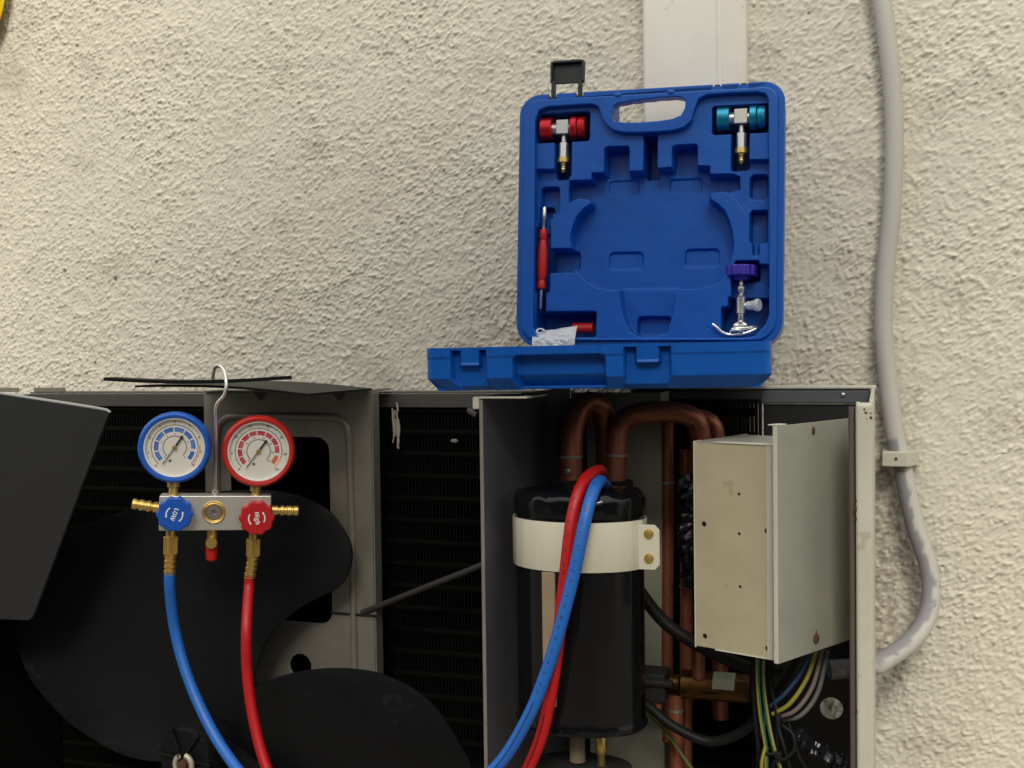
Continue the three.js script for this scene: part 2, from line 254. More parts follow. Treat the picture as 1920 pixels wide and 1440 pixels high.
// ------------------------------------------------------------------ the outdoor unit
const unit = thing('air_conditioner', 'opened outdoor air conditioner unit with fan, copper pipes and black tank exposed', 'air conditioner');
const TOP = 0.80;
{
  // base and frame
  part('base_pan', box(-1.05, 0, 0.05, 0.09, 0.09, 0.425, 0.003), M.cream, unit);
  for (const x of [-0.9, -0.15]) part('foot', box(x - 0.05, x + 0.05, 0, 0.05, 0.08, 0.43, 0.004), M.rubber, unit);
  // right side panel, front post and the dark seal beside it
  part('side_panel', box(-0.0078, -0.0046, 0.09, 0.7955, 0.098, 0.405), M.cream, unit);
  part('corner_post', merge([box(-0.0178, -0.0046, 0.09, 0.7945, 0.4055, 0.421, 0.003), box(-0.0178, -0.0150, 0.0905, 0.794, 0.385, 0.4052)]), M.cream, unit, 'cream corner post of the unit');
  part('seal_strip', tube(Array.from({ length: 14 }, (_, i) => [-0.0205 + 0.0006 * N(i * 0.9, 2.2), 0.10 + i * 0.0532, 0.412]), 0.0026, 60, 8), M.brownSeal, unit, 'brown perished seal strip along the post');
  for (const [y, s] of [[0.712, 0.9], [0.704, 0.6], [0.718, 0.5], [0.552, 0.6]]) part('rust_spot', new THREE.IcosahedronGeometry(0.0019 * s, 1).scale(0.9, 1.5, 0.35).translate(-0.0172, y, 0.4195), M.rust, unit);
  // top rail at the back and its white upper lip, right top side rail
  part('top_rail', merge([box(-0.262, -0.0085, 0.7785, 0.7935, 0.098, 0.112, 0.002)]), M.interior, unit, 'grey rear top rail');
  part('rail_lip', box(-0.262, -0.0030, 0.794, 0.7975, 0.096, 0.114, 0.0012), M.cream, unit);
  part('rail_screw', new THREE.SphereGeometry(0.0024, 14, 8).scale(1, 1, 0.5).translate(-0.036, 0.788, 0.1128), M.steel, unit);
seed = 19; for (let k = 0; k < 5; k++) { const a = rnd() * 6.28, r = 0.0058 * Math.sqrt(rnd()), q = 0.0004 + 0.0006 * rnd(); part('rust_speck', new THREE.IcosahedronGeometry(q, 1).scale(0.8 + rnd() * 0.7, 0.8 + rnd() * 0.8, 0.3).rotateZ(rnd() * 3).translate(-0.0105 + r * Math.cos(a), 0.7868 + r * Math.sin(a), 0.4211), M.rust, unit); }
  // partition sheet between the fan and the compressor bay, with its rear flange
  const part1 = part('partition_panel', merge([box(-0.3275, -0.3257, 0.09, 0.7975, 0.128, 0.421), box(-0.3255, -0.30, 0.09, 0.7915, 0.1262, 0.128)]), M.interior, unit, 'grey sheet partition beside the black tank');
  part('partition_edge', box(-0.3282, -0.3249, 0.09, 0.797, 0.4213, 0.4228, 0.0006), M.galv, part1);
  part('partition_tab', merge([box(-0.3345, -0.3282, 0.7885, 0.7995, 0.408, 0.4225, 0.0012), box(-0.3282, -0.285, 0.7978, 0.7996, 0.36, 0.4225)]), M.cream, part1);
  part('tab_bolt', cyl(0.003, 0.0036, 0.009, 10).rotateZ(1.1).translate(-0.337, 0.786, 0.415), M.rail, part1);
  part('rear_shield', merge([box(-0.2935, -0.2140, 0.09, 0.7935, 0.1835, 0.1850), box(-0.2150, -0.2138, 0.09, 0.7935, 0.140, 0.1834)]), M.boxGrey, unit, 'pale upright sheet behind the copper bends');
  // rear plate right with a round knockout
  const rp = poly([[-0.118, 0.09], [-0.0085, 0.09], [-0.0085, 0.778], [-0.118, 0.778]]); rp.holes.push(hole(circ(-0.0493, 0.4552, 0.0118, 28)));
  part('rear_plate', extrude(rp, 0.0016, 0).translate(0, 0, 0.106), M.black, unit);
  // condenser coil along the back and round the left end
  const fins = []; for (let x = -1.04; x < -0.12; x += 0.0042) fins.push(new THREE.BoxGeometry(0.0009, 0.692, 0.030).translate(x, 0.438, 0.120));
  for (let z = 0.14; z < 0.40; z += 0.0042) fins.push(new THREE.BoxGeometry(0.030, 0.692, 0.0009).translate(-1.028, 0.438, z));
  const fm = part('coil_fins', merge(fins), M.coil, unit); fm.userData.kind = 'stuff'; fm.userData.label = 'dark aluminium fins of the condenser coil';
  for (let i = 0; i < 27; i++) part('coil_tube', cyl(0.0045, 0.0045, 0.915, 10).rotateZ(Math.PI / 2).translate(-0.581, 0.105 + i * 0.0256, 0.1315), M.coilTube, unit);
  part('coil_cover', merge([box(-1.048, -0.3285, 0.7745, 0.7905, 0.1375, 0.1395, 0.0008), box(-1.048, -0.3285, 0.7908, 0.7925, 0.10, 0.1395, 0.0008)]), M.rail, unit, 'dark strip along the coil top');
  part('coil_side_plate', box(-1.048, -1.0455, 0.09, 0.79, 0.14, 0.41), M.rail, unit);
  part('front_frame', merge([box(-1.05, -1.03, 0.09, 0.79, 0.405, 0.421), box(-1.0295, -0.3285, 0.09, 0.13, 0.410, 0.421)]), M.cream, unit);
  part('corner_strip', merge(Array.from({ length: 9 }, (_, i) => box(-1.0325, -1.0302, 0.30 + i * 0.022, 0.30 + i * 0.022 + 0.008 + 0.008 * (i % 3), 0.1405, 0.1425, 0.0005))), M.steel, unit, 'row of small bright steel spots along the coil end plate');
  for (const [a, b] of [[-1.12, -1.066], [-1.0415, -0.993]]) part('coil_tab', box(a, b, 0.7928, 0.7985, 0.1370, 0.1390), M.galv, unit);
  // hardened sealant drips on the coil
  seed = 33; const drips = [];
  for (let k = 0; k < 9; k++) { const x = -0.5292 + (rnd() - 0.5) * 0.007, y0 = 0.786 - rnd() * 0.035, L = 0.012 + rnd() * 0.03; drips.push(tube(Array.from({ length: 5 }, (_, i) => [x + (rnd() - 0.5) * 0.0022, y0 - L * i / 4, 0.1447 + rnd() * 0.001]), 0.0009 + rnd() * 0.0006, 14, 6)); }
  part('sealant_drip', merge(drips), mat([0.42, 0.38, 0.31], 0.5), unit, 'pale hardened sealant drip on the coil');
  part('sealant_spot', new THREE.IcosahedronGeometry(0.0035, 1).scale(1.4, 0.7, 0.5).translate(-0.458, 0.737, 0.1445), mat([0.20, 0.19, 0.17], 0.7), unit);
  // thin pipe crossing behind
  part('drain_tube', tube([[-0.55, 0.548, 0.2], [-0.48, 0.578, 0.2], [-0.4154, 0.6049, 0.2], [-0.335, 0.64, 0.195]], 0.0036, 30, 10), mat([0.03, 0.027, 0.023], 0.5), unit, 'thin dark tube crossing behind the fan');
}

// motor bracket: stamped galvanised frame
{
  const b = sub('motor_bracket', unit, 'stamped galvanised motor bracket with rounded window');
  const s = poly(rrect(-0.7465, 0.09, -0.5350, 0.795, [0, 0, 0.004, 0.004]));
  s.holes.push(hole(rrect(-0.7140, 0.533, -0.5870, 0.7440, [0.012, 0.014, 0.016, 0.014])));
  s.holes.push(hole(circ(-0.628, 0.483, 0.0135, 24)));
  s.holes.push(hole(rrect(-0.7140, 0.15, -0.5870, 0.34, 0.014)));
  part('bracket_plate', extrude(s, 0.0022, 0.0005).translate(0, 0, 0.198), M.galv, b);
  const bead = (x0, y0, x1, y1, r, rad) => { const pts = rrect(x0, y0, x1, y1, r, 5).map(p => V(p[0], p[1], 0.2002)); const c = new THREE.CatmullRomCurve3(pts, true, 'centripetal'); return new THREE.TubeGeometry(c, 220, rad, 8, true); };
  part('bracket_bead', bead(-0.7300, 0.12, -0.5620, 0.7665, 0.020, 0.0042), M.galv, b);
  part('bracket_flange', merge([box(-0.5349, -0.5330, 0.09, 0.794, 0.182, 0.1995), box(-0.7484, -0.7466, 0.09, 0.794, 0.150, 0.1995), box(-0.745, -0.537, 0.7952, 0.797, 0.140, 0.205)]), M.galv, b);
  part('bracket_seam', box(-0.588, -0.529, 0.5455, 0.5475, 0.2006, 0.2030, 0.0005), M.black, b);
  for (const x of [-0.672, -0.573]) part('bracket_notch', extrude(poly([[x - 0.008, 0.7945], [x + 0.008, 0.7945], [x + 0.002, 0.786], [x - 0.002, 0.786]]), 0.0012, 0).translate(0, 0, 0.2004), M.rail, b);
  // dark sprung sheets lying over the bracket top
  const bent = (x0, y0, x1, y1, z0, z1, th, sag) => { const n = 16, top = [], bot = []; for (let i = 0; i <= n; i++) { const t = i / n, x = x0 + (x1 - x0) * t, y = y0 + (y1 - y0) * t - sag * Math.sin(Math.PI * t); top.push([x, y + th]); bot.unshift([x, y]); } return extrude(poly(top.concat(bot)), z1 - z0, 0.0003).translate(0, 0, z0); };
  part('cover_strip', bent(-0.768, 0.8128, -0.560, 0.8128, 0.330, 0.352, 0.0036, 0.0035), M.fan, b, 'thin dark strip carrying the gauge hook');
  part('cover_sheet', bent(-0.735, 0.8055, -0.5330, 0.7968, 0.20, 0.345, 0.0022, -0.0035), M.fan, b, 'dark bent sheet over the bracket top');
}

// fan: hub and three broad sickle blades
{
  const fan = sub('fan', unit, 'dark plastic axial fan with three broad blades');
  const hx = -0.706, hy = 0.413, hz = 0.27;
  const blade = (pts, zf, name, label) => {
    const c = new THREE.CatmullRomCurve3(pts.map(p => V(p[0], p[1], 0)), true, 'centripetal').getPoints(110);
    // clip-free fan mesh: triangulated outline, subdivided and bent by the pitch
    const sh = new THREE.Shape(c.slice(0, -1).map(p => new THREE.Vector2(p.x, p.y)));
    const g0 = new THREE.ExtrudeGeometry(sh, { depth: 0.0022, bevelEnabled: true, bevelThickness: 0.0008, bevelSize: 0.0008, bevelSegments: 2 });
    const g = subdivide(g0, 3), p = g.attributes.position;
    for (let i = 0; i < p.count; i++) p.setZ(i, p.getZ(i) + zf(p.getX(i), p.getY(i)));
    g.computeVertexNormals();
    part(name, boxUV(toCreasedNormals(g, 0.5)), M.fan, fan, label);
  };
  const A = [[-0.7929, 0.3966], [-0.8324, 0.4119], [-0.8719, 0.4277], [-0.9308, 0.4689], [-0.9563, 0.5088], [-0.9607, 0.5297], [-0.9406, 0.5768], [-0.9023, 0.6274], [-0.8554, 0.6486], [-0.8065, 0.6638], [-0.7528, 0.6782], [-0.7005, 0.6856], [-0.6434, 0.6876], [-0.6060, 0.6822], [-0.5751, 0.6693], [-0.5566, 0.6511], [-0.5444, 0.6254], [-0.5472, 0.6023], [-0.5592, 0.5847], [-0.5802, 0.5738], [-0.6045, 0.5603], [-0.6260, 0.5422], [-0.6415, 0.5240], [-0.6515, 0.4976], [-0.6560, 0.4771], [-0.668, 0.44], [-0.70, 0.40], [-0.75, 0.392]];
  const B = [[-0.66, 0.45], [-0.6322, 0.4831], [-0.5939, 0.5002], [-0.5587, 0.5072], [-0.5298, 0.5088], [-0.5013, 0.5065], [-0.4705, 0.4963], [-0.4403, 0.4760], [-0.4139, 0.4364], [-0.4011, 0.4085], [-0.400, 0.34], [-0.43, 0.27], [-0.50, 0.22], [-0.60, 0.20], [-0.65, 0.24], [-0.67, 0.30], [-0.68, 0.37]];
  const pitch = (a0, k) => (x, y) => { const dx = x - hx, dy = y - hy, a = Math.atan2(dy, dx), r = Math.hypot(dx, dy); let d = a - a0; while (d > Math.PI) d -= 2 * Math.PI; while (d < -Math.PI) d += 2 * Math.PI; return hz + k * d * Math.min(1, r / 0.12) - 0.02 * (r / 0.28) ** 2; };
  blade(A, pitch(1.75, 0.022), 'blade'); blade(B, pitch(-0.45, 0.022), 'blade');
  blade(A.map(([x, y]) => { const a = 2.75, dx = x - hx, dy = y - hy; return [hx + dx * Math.cos(a) - dy * Math.sin(a), hy + dx * Math.sin(a) + dy * Math.cos(a)]; }), pitch(1.75 + 2.75, 0.022), 'blade');
  part('hub', lathe([[0, 0.045], [0.030, 0.045], [0.033, 0.040], [0.036, 0.0], [0.036, -0.03], [0, -0.03]], 36).rotateX(Math.PI / 2).translate(hx, hy - 0.004, hz), M.fan, fan);
  for (let i = 0; i < 6; i++) { const a = i * Math.PI / 3 + 0.4; part('hub_rib', box(-0.0012, 0.0012, 0.010, 0.034, 0.0445, 0.049).rotateZ(a).translate(hx, hy - 0.004, hz), M.fan, fan); }
  part('hub_washer', new THREE.TorusGeometry(0.010, 0.003, 10, 26, 5.4).rotateZ(2.2).translate(hx + 0.004, hy - 0.008, hz + 0.052), mat([0.50, 0.44, 0.36], 0.5, 0.4), fan);
  part('shaft_nut', cyl(0.006, 0.006, 0.012, 6).rotateX(Math.PI / 2).translate(hx + 0.004, hy - 0.008, hz + 0.051), M.rust, fan);
  part('motor', lathe([[0, 0], [0.05, 0], [0.055, -0.005], [0.055, -0.032], [0, -0.032]], 30).rotateX(Math.PI / 2).translate(hx, hy - 0.004, hz - 0.033), M.black, unit);
  // the flat shroud sheet at the left, slanted side, top edge coloured pale for the sky light on it
  const sh = poly([[-1.049, 0.8200], [-0.8938, 0.7995], [-0.7585, 0.7822], [-0.7554, 0.7800], [-0.7600, 0.7710], [-0.8575, 0.5640], [-0.8640, 0.5575], [-1.049, 0.552]]);
  const ss = part('shroud_sheet', extrude(sh, 0.0042, 0.0007).translate(0, 0, 0.356), M.sheetDark, unit, 'flat dark grey plastic sheet with a slanted side in front of the fan blade');
  part('sky_lit_edge', tube([[-1.049, 0.8203, 0.3583], [-0.8938, 0.7998, 0.3583], [-0.765, 0.7833, 0.3583], [-0.757, 0.7815, 0.3583], [-0.7555, 0.780, 0.3583]], 0.0018, 60, 8), mat([0.34, 0.34, 0.34], 0.45), ss, 'top edge of the sheet, coloured pale as lit by the sky');
}
function subdivide(g0, n) { // midpoint subdivision of long triangles so a flat outline can be bent
  let g = g0.index ? g0.toNonIndexed() : g0; let P = Array.from(g.attributes.position.array);
  for (let k = 0; k < n + 2; k++) {
    const Q = [];
    for (let i = 0; i < P.length; i += 9) {
      const v = [0, 3, 6].map(o => [P[i + o], P[i + o + 1], P[i + o + 2]]);
      const L = [0, 1, 2].map(j => { const a = v[j], b = v[(j + 1) % 3]; return Math.hypot(a[0] - b[0], a[1] - b[1], a[2] - b[2]); });
      const j = L.indexOf(Math.max(...L));
      if (L[j] > 0.02) { const a = v[j], b = v[(j + 1) % 3], c = v[(j + 2) % 3], m = a.map((q, t) => (q + b[t]) / 2); Q.push(...a, ...m, ...c, ...m, ...b, ...c); } else Q.push(...v[0], ...v[1], ...v[2]);
    }
    P = Q;
  }
  const r = new THREE.BufferGeometry(); r.setAttribute('position', new THREE.Float32BufferAttribute(P, 3)); r.computeVertexNormals(); return r;
}

// black suction tank with its cream strap
{
  const t = sub('suction_tank', unit, 'glossy black cylindrical tank with a cream strap');
  const cx = -0.2517, cz = 0.3795, R = 0.0572, FZ = 0.72; // oval in plan: flatter front to back
  const oval = g => { const q = g.scale(1, 1, FZ); q.computeVertexNormals(); return toCreasedNormals(q, 0.7).translate(cx, 0, cz); };
  part('tank_body', oval(lathe([[0, 0.508], [0.050, 0.508], [0.0565, 0.5095], [0.0590, 0.5125], [0.0590, 0.5155], [0.0572, 0.518], [R, 0.521], [R, 0.697], [0, 0.697]], 72)), M.gloss, t);
  { // shrink-wrapped lid, creased film
    const g = new THREE.LatheGeometry([[0, 0.7165], [0.02, 0.7165], [0.04, 0.7163], [0.050, 0.7160], [0.0550, 0.7150], [0.0582, 0.712], [0.0588, 0.708], [0.0588, 0.700], [0.0580, 0.6955], [0.056, 0.695]].map(p => new THREE.Vector2(...p)).reverse(), 96).toNonIndexed();
    const g2 = subdivide(g, 1), p = g2.attributes.position;
    for (let i = 0; i < p.count; i++) { const x = p.getX(i), y = p.getY(i), z = p.getZ(i), a = Math.atan2(z, x); const k = 1 + 0.012 * N(a * 3, y * 160, 2) + 0.012 * Math.abs(N(a * 9, y * 80, 9)); p.setXYZ(i, x * k, y + 0.0035 * N(x * 60, z * 60, 4) * sstep(0.697, 0.708, y), z * k); }
    part('tank_cap', oval(g2), M.gloss, t);
  }
  const rb = 0.0584;
  const st = part('strap', oval(lathe([[rb, 0.6515], [rb + 0.001, 0.6508], [rb + 0.0014, 0.6520], [rb + 0.0014, 0.6918], [rb + 0.001, 0.6930], [rb, 0.6924]], 80)), M.band, t, 'wide cream metal strap round the tank');
  part('strap_flange', extrude(poly([[-0.200, 0.6508], [-0.1818, 0.6508], [-0.1777, 0.6552], [-0.1777, 0.6850], [-0.1818, 0.6893], [-0.200, 0.6893]]), 0.0016, 0.0005).translate(0, 0, 0.3925), M.band, st);
  for (const y of [0.6815, 0.6605]) part('strap_screw', merge([lathe([[0, 0.0022], [0.0018, 0.0022], [0.0040, 0.0010], [0.0044, 0], [0, 0]], 20).rotateX(Math.PI / 2).translate(-0.1868, y, 0.3942), box(-0.1893, -0.1843, y - 0.0004, y + 0.0004, 0.3960, 0.3967, 0.0001), box(-0.1872, -0.1864, y - 0.0025, y + 0.0025, 0.3960, 0.3966, 0.0001)]), M.brass, st);
  part('felt_strip', box(-0.0062, 0.0062, 0.5345, 0.6500, 0, 0.003, 0.0012).rotateY(-0.16).translate(cx - 0.0165, 0, cz + 0.0390), M.tan, t, 'tan felt strip down the tank front');
  part('outlet_stub', cyl(0.0070, 0.0070, 0.034, 22).translate(-0.2556, 0.4915, cz), M.tan, t);
  part('brass_stub', lathe([[0, 0.509], [0.0040, 0.509], [0.0040, 0.499], [0.0050, 0.497], [0.0050, 0.484], [0.0034, 0.481], [0.0034, 0.46], [0, 0.46]].reverse(), 20).translate(-0.2338, 0, cz), M.brass, t);
  part('tank_foot', lathe([[0, 0.474], [0.044, 0.472], [0.05, 0.09], [0, 0.09]].reverse(), 30).scale(1, 1, 0.6).translate(cx, 0, cz - 0.004), M.rubber, t);
}

// copper pipes, each its own part, with solder collars
{
  const cp = (pts, r, name = 'copper_pipe') => part(name, tube(pts, r, 70, 16), M.copper, unit);
  cp([[-0.2905, 0.69, 0.262], [-0.2905, 0.735, 0.258], [-0.2898, 0.762, 0.252], [-0.2850, 0.7790, 0.243], [-0.2755, 0.7855, 0.235], [-0.2670, 0.7790, 0.227], [-0.2645, 0.762, 0.222], [-0.2645, 0.55, 0.215]], 0.0114);
  cp([[-0.2495, 0.68, 0.245], [-0.2493, 0.735, 0.240], [-0.2470, 0.7590, 0.236], [-0.2370, 0.7715, 0.230], [-0.2210, 0.7748, 0.224], [-0.1880, 0.7738, 0.213], [-0.1760, 0.767, 0.208], [-0.1712, 0.750, 0.205], [-0.1708, 0.60, 0.20]], 0.0108);
  cp([[-0.200, 0.768, 0.160], [-0.176, 0.766, 0.158], [-0.165, 0.7595, 0.156], [-0.1605, 0.742, 0.155], [-0.1600, 0.45, 0.155]], 0.0085);
  cp([[-0.2090, 0.765, 0.18], [-0.2095, 0.65, 0.18], [-0.2115, 0.513, 0.18], [-0.2115, 0.43, 0.18]], 0.0068);
  cp([[-0.1880, 0.735, 0.19], [-0.1885, 0.62, 0.19], [-0.1910, 0.40, 0.19]], 0.0066);
  cp([[-0.166, 0.56, 0.26], [-0.166, 0.522, 0.26]], 0.0065);
  cp([[-0.1895, 0.503, 0.255], [-0.1890, 0.40, 0.250]], 0.0072);
  cp([[-0.2045, 0.505, 0.262], [-0.2050, 0.482, 0.262], [-0.2015, 0.4765, 0.262], [-0.1955, 0.476, 0.258]], 0.0028);
  for (const [x, y, z, r] of [[-0.2905, 0.733, 0.2583, 0.0120], [-0.2493, 0.7335, 0.2402, 0.0114], [-0.2090, 0.700, 0.18, 0.0073], [-0.1890, 0.595, 0.19, 0.0071], [-0.1893, 0.487, 0.2545, 0.0077]])
    part('solder_joint', lathe([[r - 0.001, -0.0018], [r, -0.0012], [r + 0.0003, 0], [r, 0.0010], [r - 0.001, 0.0018]], 26).translate(x, y, z), M.solder, unit);
  part('pipe_dimple', new THREE.SphereGeometry(0.003, 12, 8).scale(1, 1.3, 0.5).translate(-0.2905, 0.7195, 0.2732), M.solder, unit);
  // dark foam collars where the pipes enter the compressor jacket
  const foam = (x, y, z, r, h) => { const g = subdivide(new THREE.CylinderGeometry(r, r * 1.1, h, 22, 4), 1), p = g.attributes.position; for (let i = 0; i < p.count; i++) { const k = 1 + 0.22 * N(p.getX(i) * 170, p.getY(i) * 170, p.getZ(i) * 170 + x * 90); p.setXYZ(i, p.getX(i) * k, p.getY(i) * (0.9 + 0.2 * k), p.getZ(i) * k); } g.computeVertexNormals(); return g.translate(x, y, z); };
  part('foam_collar', foam(-0.2925, 0.694, 0.262, 0.017, 0.03), M.foam, unit);
  part('foam_collar', foam(-0.2500, 0.690, 0.245, 0.018, 0.034), M.foam, unit);
  // crinkled black tape round a pipe, and a loose crumple low at the right
  const crumple = (pts, r, f, o) => { const g = toCreasedNormals(subdivide(tube(pts, r, 36, 14), 2), 0.4), p = g.attributes.position, n = g.attributes.normal; for (let i = 0; i < p.count; i++) { const x = p.getX(i), y = p.getY(i), z = p.getZ(i), d = r * 0.5 * (N(x * f, y * f, z * f + o) + 0.6 * N(x * f * 2.3, y * f * 2.3, z * f * 2.3)); p.setXYZ(i, x + d * n.getX(i), y + d * n.getY(i), z + d * n.getZ(i)); } g.computeVertexNormals(); return g; };
  part('tape_wrap', crumple([[-0.187, 0.712, 0.214], [-0.183, 0.685, 0.216], [-0.1845, 0.655, 0.216], [-0.181, 0.628, 0.214], [-0.1815, 0.60, 0.212]], 0.0085, 130, 2), M.tape, unit, 'crinkled shiny black tape wrapped round a pipe');
  part('tape_wrap', crumple([[-0.0720, 0.5020, 0.338], [-0.0687, 0.4988, 0.340], [-0.0572, 0.4946, 0.345], [-0.0437, 0.4907, 0.350], [-0.0285, 0.4808, 0.350]], 0.007, 150, 8), M.tape, unit, 'crumpled shiny black tape beside the wires');
  // four way valve: brass barrel lying across, with a paper label and a dark coil
  const fv = sub('reversing_valve', unit, 'brass reversing valve with a green and white label');
  const ax = [0.52, 0.0, 0]; const yv = 0.5125, zv = 0.252;
  part('valve_barrel', lathe([[0, -0.195], [0.0085, -0.195], [0.0085, -0.186], [0.0138, -0.183], [0.0138, -0.121], [0.0125, -0.118], [0.0092, -0.1165], [0.0092, -0.112], [0, -0.112]], 36).rotateZ(-Math.PI / 2).translate(0, yv, zv), M.oldBrass, fv);
  {
    const c = document.createElement('canvas'); c.width = 128; c.height = 128; const q = c.getContext('2d'); q.fillStyle = '#c9c6b0'; q.fillRect(0, 0, 128, 128); q.fillStyle = '#3f9c86'; q.fillRect(0, 0, 128, 26); q.fillStyle = '#6fae9c'; for (let i = 0; i < 5; i++) q.fillRect(16, 36 + i * 9, 60 + (i * 37) % 40, 3);
    const tx = new THREE.CanvasTexture(c); tx.colorSpace = THREE.SRGBColorSpace; tx.center.set(0.5, 0.5); tx.rotation = Math.PI / 2;
    part('valve_label', new THREE.CylinderGeometry(0.0141, 0.0141, 0.021, 24, 1, true, -2.0, 1.9).rotateZ(-Math.PI / 2).translate(-0.142, yv, zv), mat([1, 1, 1], 0.7, 0, { map: tx, side: THREE.DoubleSide }), fv, 'green and white paper label');
  }
  part('valve_coil', merge([box(-0.2265, -0.197, yv - 0.017, yv + 0.012, zv - 0.016, zv + 0.016, 0.003), cyl(0.004, 0.004, 0.03, 14).rotateZ(Math.PI / 2).translate(-0.205, yv + 0.0035, zv + 0.016)]), M.rubber, fv);
  part('valve_clip', box(-0.2130, -0.1930, yv + 0.005, yv + 0.0062, zv + 0.008, zv + 0.019), M.black, fv);
  // compressor jacket: big dark mass behind the tank
  part('compressor_jacket', lathe([[0, 0.40], [0.035, 0.398], [0.05, 0.385], [0.055, 0.36], [0.055, 0.09], [0, 0.09]], 30).translate(-0.148, 0, 0.215), M.foam, unit);
}

// control box with its mounting plate
{
  const e = sub('control_box', unit, 'tan sheet metal control box on a grey mounting plate');
  // front cover in its own frame: x along the cover, y up, z out
  const W = 0.0717, H = 0.1735, F = new THREE.Matrix4().makeRotationY(-20.4 * RAD).setPosition(-0.1475, 0.5880, 0.3945);
  const px = (x, y) => [(x - 1303) / 149 * W, (1217 - y) / 389 * H];
  const cs = poly([[0.0012, 0.0012], [W - 0.0012, 0.0012], [W - 0.0012, H - 0.0012], [0.0012, H - 0.0012]]);
  for (const [x, y, r] of [[1389, 922, 0.0014], [1389, 995, 0.0014], [1390, 1092, 0.0014], [1322, 983, 0.0023], [1440, 985, 0.0023], [1322, 1194, 0.0023], [1440, 1198, 0.0023]]) cs.holes.push(hole(circ(...px(x, y), r, 18)));
  part('box_cover', extrude(cs, 0.0012, 0).applyMatrix4(F), M.boxTan, e);
  const lip = [box(0, 0.0011, 0, H, -0.010, 0.0022, 0.0003), box(W - 0.0011, W, 0, H, -0.010, 0.0022, 0.0003), box(0.0190, W - 0.0012, H - 0.0011, H, -0.010, 0.0022, 0.0003), box(0.0190, W - 0.0012, 0, 0.0011, -0.010, 0.0022, 0.0003), box(W - 0.0058, W - 0.0012, 0.0012, H - 0.0012, 0.0012, 0.0018, 0.0002)];
  part('cover_lip', merge(lip).applyMatrix4(F), M.cream, e);
  part('box_shell', merge([box(0.0002, 0.0012, 0.0004, H - 0.0004, -0.095, -0.0104), box(0.0012, W, 0.0004, 0.0014, -0.095, -0.0104), box(0.0012, W, H - 0.0014, H - 0.0004, -0.080, -0.0012), box(0.0012, W, 0.0014, H - 0.0014, -0.096, -0.095)]).applyMatrix4(F), M.boxGrey, e);
  const P = new THREE.Matrix4().makeRotationY(60.2 * RAD).setPosition(-0.0770, 0.5906, 0.4395), L = 0.1035, HP = 0.1868;
  const ps = poly([[0, 0], [L, 0.0003], [L, HP + 0.0008], [0, HP]]); ps.holes.push(hole(circ(0.0505, HP - 0.0065, 0.0022, 14)));
  part('mounting_plate', extrude(ps, 0.0014, 0.0003).applyMatrix4(P), M.boxGrey, e, 'grey mounting plate with yellowed paint patches');
  part('plate_flange', merge([box(-0.0008, 0.0004, 0, HP, -0.0025, 0.0012), box(-0.0008, 0.014, HP + 0.0002, HP + 0.0012, -0.007, 0.0010)]).applyMatrix4(P), M.cream, e);
  part('plate_screw', merge([lathe([[0, 0.0016], [0.003, 0.0012], [0.0045, 0], [0, 0]], 18).rotateX(Math.PI / 2).translate(0.0525, 0.0105, 0.0015), box(0.0522, 0.0528, 0.011, 0.018, 0.0014, 0.0022, 0.0002)]).applyMatrix4(P), M.rust, e);
  part('plate_rust', new THREE.IcosahedronGeometry(0.0034, 1).scale(0.8, 1.2, 0.25).applyMatrix4(new THREE.Matrix4().makeTranslation(0.0503, HP - 0.0067, 0.0012)).applyMatrix4(P), M.rust, e);
}

